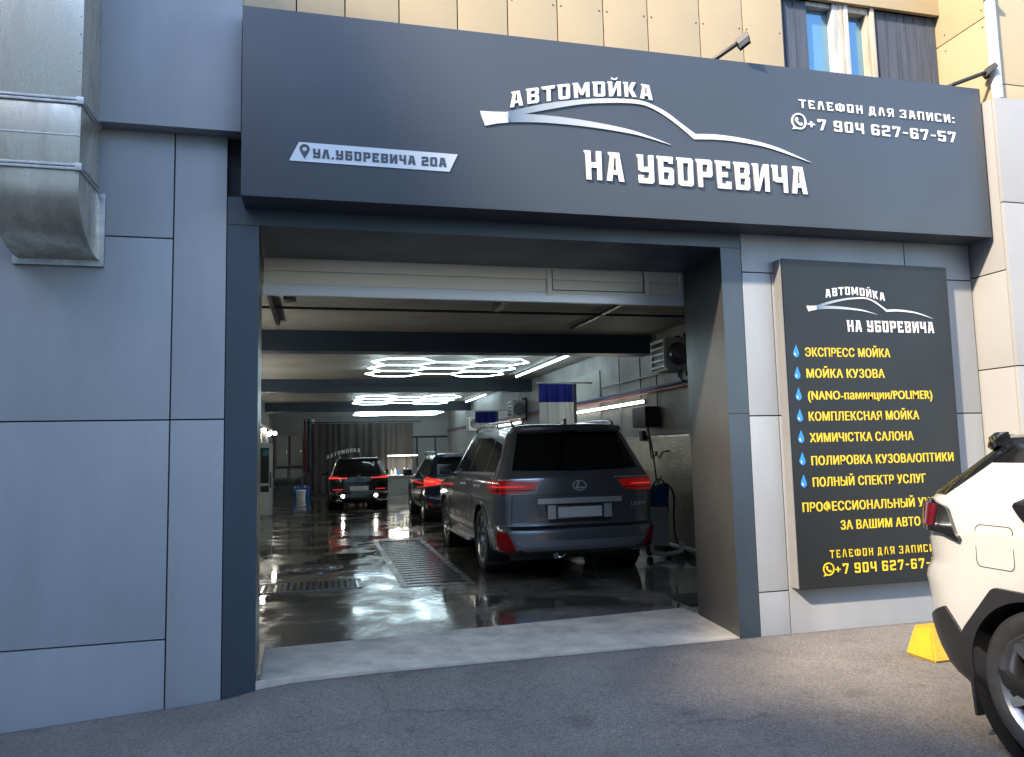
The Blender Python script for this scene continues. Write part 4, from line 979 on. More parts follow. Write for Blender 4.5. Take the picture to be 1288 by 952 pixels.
# --- 3: black SUV at the far end -------------------------------------------------------------
E3, c3, k3, h3 = suv('suv', 'black SUV at the far end of the bay with glowing thin tail lights', (1.03, 16.0, 0), 0, M['paint_black'], 1.84, 1.62, 4.85, LXP, (1.0, 3.75), .36, 'rimdark', 5)
c3.grid('rear_window', c3.PR, [[(f * (.70 - .13 * (z - 1.12) / .38), z) for f in rng_(-1, 1, 20)] for z in rng_(1.12, 1.50, 8)], .003, M['glass'], E3, .012)
for sg in (-1, 1):
    lo = lin((.30, .975), (.34, .95), (.9, .94), (1.15, .97)); hi = lin((.30, .98), (.5, 1.03), (.9, 1.05), (1.15, 1.04))
    t_ = c3.strip('tail_light', [sg * u for u in rng_(.30, 1.15, 22)], lambda u: lo(abs(u)), lambda u: hi(abs(u)), .012, M['red_dark'], E3, rim=.03)
    c3.strip('light_bar', [sg * u for u in rng_(.36, 1.05, 20)], lambda u: .975, lambda u: .995, .016, M['red_lit2'], t_, nz=1, rim=.006)
    c3.strip('light_bar', [sg * u for u in rng_(.62, 1.05, 14)], lambda u: 1.015, lambda u: 1.026, .016, M['red_lit2'], t_, nz=1, rim=.006)
    c3.strip('reflector', [sg * u for u in rng_(.5, .8, 8)], lambda u: .63, lambda u: .655, .010, M['red_lit'], E3, nz=1)
    bm = NB(); lathe(bm, [(0, .012), (.042, .01), (.05, 0), (.05, -.03)], 20, Matrix.Translation((sg * .50, .0, .44)) @ Matrix.Rotation(R(90), 4, 'X')); obj('reversing_lamp', bm, M['rev'], E3, 30)
    bm = NB(); tube(bm, bez([(sg * .58, y, z) for y, z in ((.6, 1.60), (.8, 1.645), (1.6, 1.655), (2.4, 1.64), (2.6, 1.58))], 6), .017, 8); obj('roof_rail', bm, M['chrome'], E3, 50)
    mirror(E3, c3, 1.04, 3.05, 1.10, sg, M['paint_black'])
    bm = NB(); bx(bm, sg * .62 - .09, sg * .62 + .09, -.01, .12, .285, .325, .012); obj('exhaust_pipe', bm, M['satin'], E3, 40)
c3.strip('number_plate', rng_(-.28, .28, 8), lambda u: .60, lambda u: .735, .012, M['plate'], E3, nz=1)
onrear('emblem', [ring(28, .05, .05), ring(28, .04, .04), [(-.036, .0), (0, .0), (0, .036), (-.022, .028)], [(.036, 0), (0, 0), (0, -.036), (.022, -.028)]], 0, 1.045, .004, .010, M['chrome'], E3, c3)
h_ = lin((.42, 1.25), (.7, 1.42), (1.3, 1.47), (2.1, 1.47), (2.6, 1.40), (3.2, 1.08)); l_ = lin((.42, 1.13), (3.2, 1.06))
side_glass(c3, E3, k3, h3, [(.5, 1.1, l_, h_), (1.16, 2.0, l_, h_), (2.06, 3.15, l_, h_)])

E3.scale = (.89, .89, .89)
# --- 4: white crossover reversed up to the wall at the right ---------------------------------
WCP = dict(
 yr=[(.28, .22), (.36, .12), (.5, .05), (.62, .02), (.92, .0), (.98, .02), (1.04, .06), (1.20, .055), (1.44, .07), (1.50, .12), (1.76, .42), (1.785, .36), (1.82, .36), (1.845, .44), (1.86, .9)],
 w=[(.28, .90), (.40, .955), (.6, .975), (1.0, .985), (1.25, .985), (1.42, .955), (1.50, .90), (1.58, .865), (1.76, .78), (1.81, .72), (1.84, .62), (1.86, .5)],
 ar=[(.28, .56), (.6, .58), (.9, .54), (1.2, .50), (1.4, .48), (1.6, .48), (1.86, .42)],
 yf=LXP['yf'], nr=2.8)
E4, c4, k4, h4 = suv('crossover', 'white crossover reversed up to the wall with black wheel arches', (4.125, -1.68, -.012), math.pi, M['paint_white'], 1.88, 1.56, 4.60, WCP, (.98, 3.67), .362, 'rimgun', 5, twin=True)
for q in E4.children:
    if q.name.startswith('body'):
        q.data.materials.append(M['blackgloss'])
        for p in q.data.polygons:
            if p.center.z > 1.40 and p.center.y < 3.3: p.material_index = 1
YW = .98; ZW = .355
for sg in (-1, 1):
    f = lambda y, z, sg=sg: c4.PS(y, z, sg)
    # angular black flare: polygonal outer edge
    def fl(a, yc):
        rin = .412; ang = [-10, 24, 62, 118, 156, 190]; ro = [.50, .485, .50, .50, .485, .50]
        d = math.degrees(a)
        for (a0, r0), (a1, r1) in zip(zip(ang, ro), list(zip(ang, ro))[1:]):
            if a0 <= d <= a1:
                # straight chord between the corners
                p0 = Vector((r0 * math.cos(R(a0)), r0 * math.sin(R(a0)))); p1 = Vector((r1 * math.cos(R(a1)), r1 * math.sin(R(a1))))
                u_ = Vector((math.cos(a), math.sin(a))); dd = p1 - p0
                den = u_.x * dd.y - u_.y * dd.x
                return (p0.x * dd.y - p0.y * dd.x) / den
        return .5
    for yc in (YW, 3.67):
        A_ = [R(-10 + 200 * i / 60) for i in range(61)]
        c4.grid('wheel_arch', f, [[(yc + (.408 + (fl(a, yc) - .408) * t) * math.cos(a), ZW + (.408 + (fl(a, yc) - .408) * t) * math.sin(a)) for a in A_] for t in (0, .12, .5, .9, 1)], .022, M['black'], E4, .05)
    # lower cladding along the bumper corner and the sill
    lo = lambda u: .262; hi = lin((0, .50), (.75, .50), (1.02, .62), (1.10, .65), (1.22, .48), (1.42, .36), (1.62, .30))
    c4.strip('bumper_cladding', [sg * u for u in rng_(0, 1.62, 40)], lo, lambda u: hi(abs(u)), .014, M['black'], E4, nz=8, rim=.03)
    c4.strip('sill_cladding', rng_(1.45, 3.2, 30), lambda y: .262, lambda y: .46, .016, M['black'], E4, fn=f, nz=4, rim=.03)
    # tail lamp
    lo = lin((.46, 1.08), (.80, 1.04), (.98, 1.035), (1.10, 1.035), (1.22, 1.0)); hi = lin((.46, 1.15), (.80, 1.19), (.98, 1.195), (1.10, 1.165), (1.22, 1.01))
    t_ = c4.strip('tail_light', [sg * u for u in rng_(.46, 1.22, 34)], lambda u: lo(abs(u)), lambda u: hi(abs(u)), .024, M['blackgloss'], E4, nz=6, rim=.04)
    lo = lin((.5, 1.095), (.9, 1.06), (1.04, 1.06)); hi = lin((.5, 1.14), (.9, 1.18), (1.04, 1.175))
    c4.strip('lens', [sg * u for u in rng_(.5, 1.04, 22)], lambda u: lo(abs(u)), lambda u: hi(abs(u)), .034, M['red_dark'], t_, nz=4, rim=.012)
    # black upper pillar and quarter window
    h_ = lin((.40, 1.29), (.62, 1.385), (.9, 1.43), (1.6, 1.45), (2.3, 1.43), (2.75, 1.33), (3.2, 1.12)); l_ = lin((.40, 1.325), (.70, 1.30), (.95, 1.175), (3.3, 1.11))
    lq = lin((.86, 1.19), (.92, 1.125), (1.02, 1.10), (1.5, 1.10)); hq = lin((.86, 1.205), (1.02, 1.285), (1.5, 1.33))
    qs = c4.strip('window_surround', rng_(.86, 1.40, 16), lq, hq, .008, M['blackgloss'], E4, fn=f, nz=5, rim=.02)
    c4.strip('side_window', rng_(.93, 1.36, 14), lambda y: lq(y) + .03, lambda y: hq(y) - .035, .011, M['glass'], E4, fn=f, nz=5, rim=.01)
    c4.strip('side_window', rng_(1.44, 2.2, 14), lambda y: 1.12, lambda y: h_(y) - .03, .006, M['glass'], E4, fn=f, nz=5, rim=.01)
    c4.strip('side_window', rng_(2.28, 3.0, 14), lambda y: 1.12, lambda y: h_(y) - .03, .006, M['glass'], E4, fn=f, nz=5, rim=.01)
    # fuel flap outline and door gap
    if sg > 0:
        def rr_(t, w_, hh, r_): 
            pass
        cy, cz_, hw_, hh_, rc = .76, .99, .11, .105, .03
        P = []
        for (sx_, sz_, a0) in ((1, 1, 0), (-1, 1, 90), (-1, -1, 180), (1, -1, 270)):
            for i in range(6):
                a = R(a0 + 18 * i); P.append((cy + sx_ * (hw_ - rc) + rc * math.cos(a), cz_ + sz_ * (hh_ - rc) + rc * math.sin(a)))
        P.append(P[0])
        c4.grid('fuel_flap_gap', f, [[(cy + (y - cy) * s_, cz_ + (z - cz_) * s_) for y, z in P] for s_ in (1.0, .965)], .0015, M['gap'], E4, .003)
    c4.grid('panel_gap', f, [[(1.46 + .10 * max(0, (.75 - z)) + d, z) for z in rng_(.86, 1.12, 10)] for d in (-.003, .003)], .002, M['gap'], E4, .004)
    mirror(E4, c4, 1.03, 3.1, 1.17, sg, M['paint_white'])
    bm = NB(); tube(bm, bez([(sg * .66, y, z) for y, z in ((.85, 1.53), (1.0, 1.575), (1.6, 1.59), (2.4, 1.58), (2.6, 1.52))], 6), .017, 8); obj('roof_rail', bm, M['black'], E4, 50)
    bm = NB(); prism(bm, [(.57, .14), (.585, .14), (.575, .33), (.555, .33)], sg * .66, sg * .93, 'x'); obj('mud_flap', bm, M['black'], E4)
c4.grid('rear_window', c4.PR, [[(f * (.99 - .13 * (z - 1.22) / .26), z) for f in rng_(-1, 1, 30)] for z in rng_(1.225, 1.475, 10)], .006, M['glass'], E4, .02)
c4.strip('spoiler', rng_(-.78, .78, 26), lambda u: 1.482, lambda u: 1.522, .035, M['blackgloss'], E4, nz=3, rim=.10)
c4.strip('number_plate', rng_(-.26, .26, 8), lambda u: .78, lambda u: .89, .012, M['plate'], E4, nz=1)
# ------------------------------------------------------------------ lights in the bay
def hexlight(name, label, cx, y0, z, a, b):
    bm = NB(); seen = set()
    for i in range(3):
        for j in range(3 if i % 2 == 0 else 2):
            ox = cx + 1.5 * a * (i - 1); oy = y0 + b + 2 * b * j + (b if i % 2 else 0)
            V = [(ox + a, oy), (ox + a / 2, oy + b), (ox - a / 2, oy + b), (ox - a, oy), (ox - a / 2, oy - b), (ox + a / 2, oy - b)]
            for p, q in zip(V, V[1:] + V[:1]):
                key = tuple(sorted(((round(p[0], 2), round(p[1], 2)), (round(q[0], 2), round(q[1], 2)))))
                if key in seen: continue
                seen.add(key); P, Q = Vector((*p, z)), Vector((*q, z)); d = (Q - P).normalized() * .012
                tube(bm, [P + d, Q - d], .0085, 8)
    return tag(obj(name, bm, M['led']), label, 'ceiling light', 'honeycomb lights on the ceiling')
HZ = 3.12
hexlight('honeycomb_light', 'glowing honeycomb of white tubes on the ceiling, largest and nearest the gateway', 2.28, 7.35, HZ, .57, .50)
hexlight('honeycomb_light', 'glowing honeycomb of white tubes behind the second blue beam', 2.45, 15.6, HZ, .60, .62)
hexlight('honeycomb_light', 'glowing honeycomb of white tubes closest to the grey back curtain', 2.70, 21.0, 2.97, .62, .40)
for (xa_, ya_, yb2, lb) in ((4.32, 7.2, 11.2, 'straight white tube light beside the nearest honeycomb light'), (4.72, 16.4, 19.6, 'straight white tube light beside the middle honeycomb light'), (4.72, 21.0, 23.2, 'straight white tube light beside the farthest honeycomb light')):
    t = empty('tube_light', (xa_, ya_, 3.23)); tag(t, lb, 'tube light', 'straight tube lights along the ceiling')
    bm = NB(); bx(bm, xa_ - .03, xa_ + .03, ya_, yb2, 3.215, 3.248); obj('housing', bm, M['heater'], t, None, True)
    bm = NB(); tube(bm, [(xa_, ya_ + .03, 3.195), (xa_, yb2 - .03, 3.195)], .016, 8); obj('tube', bm, M['led'], t, None, True)
for (ya_, yb2, lb) in ((5.6, 9.2, 'long warm white light strip on the right wall above the hose box'), (13.2, 19.5, 'long warm white light strip on the right wall near the back')):
    t = empty('wall_light', (4.97, ya_, 2.24)); tag(t, lb, 'wall light', 'light strips along the right wall')
    bm = NB(); bx(bm, 4.955, 4.985, ya_, yb2, 2.215, 2.27); obj('housing', bm, M['satin'], t, None, True)
    bm = NB(); bx(bm, 4.940, 4.956, ya_ + .02, yb2 - .02, 2.222, 2.262); obj('tube', bm, M['ledwall'], t, None, True)
for (ya_, yb2, lb) in ((2.6, 6.8, 'added long warm white light strip hidden on the left wall nearest the gateway'), (8.2, 12.6, 'added long warm white light strip hidden on the left wall before the glass door')):  # unseen strips added on this wall to brighten the bay
    t = empty('wall_light', (-1.72, ya_, 2.24)); tag(t, lb, 'wall light', 'added light strips along the left wall')
    bm = NB(); bx(bm, -1.735, -1.705, ya_, yb2, 2.215, 2.27); obj('housing', bm, M['satin'], t, None, True)
    bm = NB(); bx(bm, -1.704, -1.688, ya_ + .02, yb2 - .02, 2.222, 2.262); obj('tube', bm, M['led_fill'], t, None, True)
# spot lamps on a bracket along the left wall
t = empty('lamp_bar', (-1.6, 18, 2.3)); tag(t, 'white bracket with small bright spot lamps by the glass door', 'spot lamps')
bm = NB(); bx(bm, -1.72, -1.60, 15.5, 23, 2.36, 2.44, .01); obj('bar', bm, M['door_white'], t, 40, True)
for (x, y, z) in ((-1.52, 16.4, 2.24), (-1.52, 18.6, 2.20), (-1.50, 21.2, 2.30)):
    bm = NB(); bmesh.ops.create_icosphere(bm, subdivisions=2, radius=.06, matrix=Matrix.Translation((x, y, z)))
    q = obj('bulb', bm, M['lamp'], t, 60, True)
    bm = NB(); tube(bm, [(x, y + .03, z + .04), (-1.62, y + .05, 2.37)], .02, 8); obj('holder', bm, M['black'], t, None, True)

# ------------------------------------------------------------------ unit heaters on the right wall
def heater(y, z, label):
    t = empty('unit_heater', (4.78, y, z)); tag(t, label, 'heater', 'unit heaters on the right wall')
    bm = NB(); bx(bm, -.16, .16, -.22, .22, -.23, .23, .02); obj('casing', bm, M['heater'], t, 40)
    bm = NB(); bx(bm, -.172, -.161, -.20, .20, -.20, .20); g_ = obj('grille_back', bm, M['black'], t)
    bm = NB()
    for k in range(5): bx(bm, -.20, -.165, -.20, .20, -.185 + k * .088, -.160 + k * .088, M=Matrix.Identity(4))
    bx(bm, -.20, -.165, -.215, -.20, -.21, .21); bx(bm, -.20, -.165, .20, .215, -.21, .21)
    obj('louvre', bm, M['bucket_white'], t)
    bm = NB(); lathe(bm, [(0, .05), (.13, .05), (.16, 0), (.16, -.02)], 24, Matrix.Translation((.02, -.222, 0)) @ Matrix.Rotation(R(90), 4, 'X')); obj('fan_cover', bm, M['steel'], t, 40)
    bm = NB(); bx(bm, .16, .218, -.15, -.11, -.3, .3); bx(bm, .16, .218, .11, .15, -.3, .3); obj('bracket', bm, M['steel_dark'], t)
    bm = NB(); tube(bm, bez([(.05, -.2, -.23), (.06, -.2, -.36), (.16, -.22, -.42), (.17, -.25, -.62)], 6), .014, 8); obj('hose', bm, M['black'], t)
heater(4.25, 2.80, 'grey unit heater high on the right wall, nearest the gateway')
heater(12.95, 2.55, 'grey unit heater on the right wall beside the larger blue curtain')
heater(18.6, 2.42, 'grey unit heater on the right wall farthest from the gateway')

# ------------------------------------------------------------------ curtains
def pleats(name, x0_, x1_, y, z0_, z1_, amp, waves, mt, parent=None, hem=None, nx=140):
    bm = NB(); rows = []
    zs = rng_(z0_, z1_, 14)
    for z in zs:
        t_ = (z - z0_) / (z1_ - z0_); row = []
        for i in range(nx + 1):
            f = i / nx; A_ = amp * (1.0 - .45 * t_)
            yy = y + A_ * math.sin(f * waves * 2 * math.pi + 2.1 * math.sin(f * 7) + 1.1 * math.sin(f * 23 + 1)) * (.45 + .55 * math.sin(f * 9.3 + 2) ** 2) + .4 * A_ * math.sin(f * waves * 3.1 + 1 + 1.5 * t_)
            zz = z + (hem(f) * (1 - t_) if hem else 0)
            row.append(bm.verts.new((x0_ + (x1_ - x0_) * f + .004 * math.sin(f * 40 + z * 5), yy, zz)))
        rows.append(row)
    for A_, B_ in zip(rows, rows[1:]):
        for i in range(nx): bm.faces.new((A_[i], A_[i + 1], B_[i + 1], B_[i]))
    bmesh.ops.solidify(bm, geom=bm.faces[:], thickness=.006)
    return obj(name, bm, mt, parent, 70, True)
def hung(x0_, x1_, y, z0_, zm, z1_, label):
    t = empty('splash_curtain', ((x0_ + x1_) / 2, y, z1_)); tag(t, label, 'curtain', 'blue and white splash curtains on the right')
    pleats('cloth', x0_, x1_, y, zm, z1_, .035, 5, M['curt_blue'], t, nx=90); pleats('cloth', x0_ + .005, x1_ - .005, y, z0_, zm - .004, .035, 5, M['curt_white'], t, nx=90)
    bm = NB(); tube(bm, [(x0_ - .05, y, z1_ + .02), (5.0, y, z1_ + .02)], .016, 8); obj('rail', bm, M['grey_pipe'], t, None, True)
    bm = NB(); bx(bm, x1_ + .005, x1_ + .05, y - .03, y + .03, z0_, z1_, .006); obj('edge_post', bm, M['black'], t, None, True)
hung(3.93, 4.60, 8.0, 1.0, 2.40, 2.74, 'larger blue and white splash curtain above the grey SUV')
hung(3.92, 4.48, 14.0, 1.0, 2.27, 2.56, 'smaller blue and white splash curtain above the dark blue SUV')
t = empty('back_curtain', (1.5, 23.6, 2.7)); tag(t, 'wide grey brown curtain with white arched lettering closing the back', 'curtain')
pleats('cloth', -.36, 3.40, 23.6, .12, 2.70, .055, 15, M['curt_grey'], t, hem=lambda f: .0 if f < .62 else (f - .62) * 1.6, nx=300)
bm = NB(); tube(bm, [(-.6, 23.6, 2.74), (3.7, 23.6, 2.74)], .02, 8); obj('rail', bm, M['steel_dark'], t, None, True)
def ac(x):
    u = (x - .17) / 1.3; return 1.36 + .26 * math.sin(min(1, max(0, u)) * math.pi * .62), .30 * math.cos(u * math.pi * .62)
me = fill2d(glyph_loops('АВТОМОЙКА', .20, 1.42, 0, .14, ac, sp=2.2), .01)
put('lettering', me, M['white'], t, 23.49)

# ------------------------------------------------------------------ right wall services
def run(name, label, pts, r, mt, grp=None, cat='pipe'):
    bm = NB(); tube(bm, pts, r, 10); return tag(obj(name, bm, M[mt], None, 50), label, cat, grp)
run('pipe', 'dark blue pipe running along the right wall below the heaters', [(4.94, 3.9, 2.43), (4.94, 24.9, 2.43)], .022, 'blue_pipe')
run('pipe', 'dull red pipe just under the blue pipe on the right wall', [(4.95, 3.9, 2.37), (4.95, 24.9, 2.37)], .018, 'red_pipe')
run('pipe', 'thin grey pipe looping along the upper right wall', [(4.95, 4.9, 2.62), (4.95, 7.4, 2.62), (4.95, 7.45, 2.58), (4.95, 7.45, 2.45)], .013, 'grey_pipe')
run('pipe', 'grey vertical pipe dropping past the black hose box', [(4.96, 6.6, 3.2), (4.96, 6.6, 1.6)], .013, 'grey_pipe')
run('pipe', 'dark vertical cable beside the nearest heater', [(4.975, 5.15, 3.24), (4.975, 5.15, 2.1)], .010, 'black')
run('pipe', 'dark vertical cable next to the beam end on the right wall', [(4.975, 5.75, 2.95), (4.975, 5.75, 2.3)], .010, 'black')
run('pipe', 'white pipe along the foot of the right wall', [(4.93, 1.6, .10), (4.93, 8.2, .10)], .035, 'bucket_white')
run('conduit', 'black cable conduit under the ceiling behind the raised door', [(-1.7, 3.4, 3.2), (5.0, 3.4, 3.2)], .016, 'black', cat='conduit')
t = empty('door_opener', (1.6, 2.6, 3.1)); tag(t, 'door spring shaft and bracket under the ceiling behind the door', 'door opener')
bm = NB(); tube(bm, [(-.45, 2.2, 3.1), (3.5, 2.2, 3.1)], .014, 10); obj('shaft', bm, M['steel_dark'], t, None, True)
bm = NB(); bx(bm, 1.85, 1.93, 2.1, 2.65, 3.06, 3.14, .006); bx(bm, -.36, -.24, 2.15, 2.27, 3.04, 3.12, .006); obj('bracket', bm, M['steel'], t, None, True)
for x in (3.42, -.56):
    bm = NB(); bx(bm, x, x + .05, 1.0, 4.6, 3.19, 3.23, .004); obj('track', bm, M['steel_dark'], t, None, True)
t = empty('wall_sheet', (4.985, 3.8, .1)); tag(t, 'patterned stainless sheet covering the lower right wall', 'wall sheet')
bm = NB(); bx(bm, 4.972, 4.999, .99, 6.4, .14, 1.66); obj('sheet', bm, M['tread'], t, None, True)
bm = NB(); bx(bm, 4.968, 4.998, .99, 6.41, 1.662, 1.69); obj('edge_trim', bm, M['satin'], t, None, True)
bm = NB(); bx(bm, 4.975, 4.998, 7.6, 9.6, 1.2, 2.95, .003); tag(obj('wall_board', bm, M['cabinet'], None, None), 'pale board on the right wall behind the larger blue curtain', 'wall board')
t = empty('hose_box', (4.85, 5.25, 1.8)); tag(t, 'black rounded hose box on the right wall with hanging hose', 'hose reel')
bm = NB(); bx(bm, 4.70, 4.97, 5.02, 5.52, 1.82, 2.14, .06); obj('case', bm, M['black'], t, 40, True)
bm = NB(); tube(bm, bez([(4.82, 5.2, 1.82), (4.84, 5.15, 1.6), (4.86, 5.1, 1.3), (4.84, 5.0, 1.0), (4.80, 4.9, .8), (4.82, 4.75, .7), (4.8, 4.7, .5)], 8), .014, 8); obj('hose', bm, M['black'], t, None, True)
bm = NB(); tube(bm, bez([(4.88, 5.1, 1.45), (4.88, 4.95, 1.36), (4.86, 4.8, 1.44), (4.87, 4.6, 1.46)], 8), .012, 8); tube(bm, bez([(4.9, 5.35, 1.82), (4.92, 5.36, 1.5), (4.9, 5.25, 1.35), (4.92, 5.1, 1.45)], 8), .012, 8); obj('hose', bm, M['black'], t, None, True)
bm = NB(); bx(bm, 4.90, 4.97, 5.6, 5.72, 1.62, 1.78, .01); tag(obj('socket_box', bm, M['black'], None, 40), 'small black switch box left of the hose box', 'socket')
# washing trolley beside the grey SUV
t = empty('washing_trolley', (4.6, 4.5, 0)); tag(t, 'white washing machine trolley with blue tub beside the grey SUV', 'trolley')
bm = NB(); bx(bm, 4.42, 4.70, 4.34, 4.62, .16, .68, .03); obj('cabinet', bm, M['bucket_white'], t, 40, True)
bm = NB(); lathe(bm, [(.0, 0), (.13, 0), (.165, .26), (.18, .27), (.18, .29), (.15, .29)], 24, Matrix.Translation((4.62, 4.5, .685))); obj('tub', bm, M['bucket_blue'], t, 40, True)
bm = NB(); tube(bm, bez([(4.42, 4.3, .16), (4.40, 4.24, .09), (4.6, 4.22, .06), (4.82, 4.24, .09), (4.84, 4.3, .2)], 6), .03, 8); obj('frame', bm, M['bucket_white'], t, None, True)
for x in (4.46, 4.74):
    bm = NB(); lathe(bm, [(0, -.025), (.06, -.025), (.07, 0), (.06, .025), (0, .025)], 20, Matrix.Translation((x, 4.5, .071)) @ Matrix.Rotation(R(90), 4, 'Y')); obj('castor', bm, M['rubber'], t, 40, True)
bm = NB(); tube(bm, bez([(4.55, 4.45, .95), (4.7, 4.4, 1.0), (4.86, 4.5, .85), (4.9, 4.6, .5), (4.88, 4.5, .2), (4.9, 4.2, .05)], 8), .014, 8); tube(bm, bez([(4.50, 4.4, .96), (4.58, 4.38, 1.07), (4.70, 4.42, .98), (4.74, 4.44, .6)], 8), .012, 8); obj('hose', bm, M['black'], t, None, True)
bm = NB(); tube(bm, [(4.5, 4.36, .9), (4.62, 4.4, 1.12)], .012, 8); tube(bm, [(4.56, 4.5, .9), (4.70, 4.5, 1.1)], .012, 8); obj('lance', bm, M['satin'], t, None, True)
bm = NB(); bx(bm, 3.42, 3.85, 1.25, 1.75, .002, .02, .004); tag(obj('rubber_mat', bm, M['rubber'], None, None), 'small black rubber mat inside the right edge of the gateway', 'mat')

# ------------------------------------------------------------------ floor drains
t = empty('pit_grate', (1.31, 5.7, 0)); tag(t, 'long metal floor grate over the pit beside the grey SUV', 'grate')
bm = NB()
for a in ((px0 - .075, px0, py0 - .06, py1 + .06), (px1, px1 + .075, py0 - .06, py1 + .06), (px0, px1, py0 - .06, py0), (px0, px1, py1, py1 + .06)): bx(bm, a[0], a[1], a[2], a[3], -.1, .007, .002)
obj('frame', bm, M['steel'], t, None, True)
bm = NB(); y = py0 + .03
while y < py1 - .02:
    bx(bm, px0 + .002, px1 - .002, y, y + .11, -.012, -.003); y += .20
for x in (px0 + .23, px0 + .46): bx(bm, x, x + .02, py0 + .002, py1 - .002, -.06, -.023)
obj('grating', bm, M['slat'], t, None, True)
t = empty('channel_grate', (-.1, 3.8, 0)); tag(t, 'short slotted drain grate in the floor near the left side', 'grate')
bm = NB()
for a in ((-.70, .47, 3.45, 3.49), (-.70, .47, 4.06, 4.10), (-.70, -.66, 3.49, 4.06), (.43, .47, 3.49, 4.06)): bx(bm, a[0], a[1], a[2], a[3], -.02, .010, .002)
obj('frame', bm, M['steel'], t, None, True)
bm = NB(); bx(bm, -.66, .43, 3.49, 4.06, .0015, .004); obj('channel', bm, M['pit'], t, None, True)
bm = NB()
for k in range(15): bx(bm, -.63 + k * .071, -.592 + k * .071, 3.49, 4.06, .0045, .012)
obj('grating', bm, M['steel_dark'], t, None, True)
t = empty('manhole_cover', (-.08, 5.15, 0)); tag(t, 'round iron manhole cover in the wet floor', 'manhole cover')
bm = NB(); lathe(bm, [(.38, 0), (.38, .012), (.33, .012), (.33, .004)], 48, Matrix.Translation((-.08, 5.15, 0))); obj('ring', bm, M['steel'], t, 40, True)
bm = NB(); lathe(bm, [(0, .010), (.07, .010), (.075, .006), (.15, .006), (.155, .010), (.23, .010), (.235, .006), (.31, .006), (.325, .010), (.328, .002)], 48, Matrix.Translation((-.08, 5.15, 0))); obj('lid', bm, M['steel_dark'], t, 40, True)

# ------------------------------------------------------------------ the back of the bay
t = empty('work_counter', (2.9, 23.15, 0)); tag(t, 'lit counter at the back right of the grey curtain', 'counter')
bm = NB(); bx(bm, 2.35, 3.55, 22.8, 23.4, .70, .74, .004); obj('top', bm, M['bucket_white'], t, None, True)
bm = NB(); bx(bm, 2.40, 3.5, 22.88, 23.36, .0, .698); obj('cupboard', bm, M['cabinet'], t, None, True)
for k, (x, hh, mt_) in enumerate(((2.52, .22, 'bucket_white'), (2.66, .26, 'plate'), (2.80, .20, 'bucket_blue'), (3.0, .27, 'bucket_white'), (3.12, .24, 'plate'))):
    bm = NB(); lathe(bm, [(0, 0), (.04, 0), (.045, .02), (.045, hh * .65), (.018, hh * .82), (.018, hh), (0, hh)], 14, Matrix.Translation((x, 23.0, .74)))
    tag(obj('bottle', bm, M[mt_], None, 40), ['short white bottle at the left end of the lit back counter', 'pale bottle second from the left on the lit back counter', 'blue bottle on the lit back counter', 'tallest white bottle on the lit back counter', 'pale bottle at the right end of the lit back counter'][k], 'bottle', 'bottles on the back counter')
ld = bpy.data.lights.new('counter_fill', 'AREA'); ld.energy = 6; ld.size = 1.0; ld.size_y = .1; ld.shape = 'RECTANGLE'; ld.color = (1, .93, .78)  # area light added to brighten the counter, no known lamp there
lo_ = bpy.data.objects.new('counter_fill', ld); COL.objects.link(lo_); lo_.location = (2.95, 23.05, 1.42)
bm = NB(); bx(bm, 2.4, 3.5, 23.0, 23.1, 1.44, 1.47, .004); tag(obj('added_counter_lamp', bm, M['ledwall'], None, None), 'added slim lamp hanging over the lit back counter', 'lamp')  # glowing bar added over the counter to go with the fill light
for (x, lb) in ((-1.36, 'pale wall cabinet in the back left corner'), (-.84, 'pale wall cabinet beside the red pipe')):
    t = empty('wall_cabinet', (x, 24.7, 1.2)); tag(t, lb, 'cabinet', 'pale cabinets on the back wall')
    bm = NB(); bx(bm, x - .28, x + .17, 24.55, 24.98, 1.15, 2.3, .01); obj('case', bm, M['cabinet'], t, None, True)
    bm = NB(); bx(bm, x - .265, x + .155, 24.53, 24.548, 1.17, 2.28, .004); d_ = obj('door', bm, M['cabinet'], t, None, True)
    bm = NB(); bx(bm, x + .10, x + .12, 24.50, 24.53, 1.6, 1.75); obj('handle', bm, M['satin'], d_, None, True)
run('pipe', 'red vertical pipe on the back wall left of the curtain', [(-.60, 24.5, .9), (-.60, 24.5, 2.9)], .035, 'red_pipe')
run('pipe', 'blue vertical pipe on the back wall left of the curtain', [(-.46, 24.5, .9), (-.46, 24.5, 2.9)], .045, 'blue_pipe')
run('pipe', 'white ribbed vertical pipe at the left edge of the grey curtain', [(-.32, 24.4, 1.1), (-.32, 24.4, 2.9)], .08, 'bucket_white')
for x, lb in ((-1.42, 'pale floor mat hung on the back left wall'), (-.86, 'pale floor mat hung beside the red pipe')):
    bm = NB(); prism(bm, [(x - .24, .72), (x + .22, .74), (x + .16, 1.06), (x + .02, 1.07), (x + .0, 1.02), (x - .06, 1.02), (x - .08, 1.07), (x - .22, 1.05)], 24.35, 24.38, 'y')
    tag(obj('floor_mat', bm, M['heater'], None, None), lb, 'mat', 'pale mats hung at the back')
t = empty('work_table', (-1.2, 23.8, 0)); tag(t, 'dark metal table in the back left corner', 'table')
bm = NB(); bx(bm, -1.70, -.62, 23.5, 24.3, .66, .70, .004); obj('top', bm, M['steel'], t, None, True)
for x in (-1.66, -.66):
    for y in (23.55, 24.25):
        bm = NB(); bx(bm, x - .02, x + .02, y - .02, y + .02, 0, .658); obj('leg', bm, M['steel'], t, None, True)
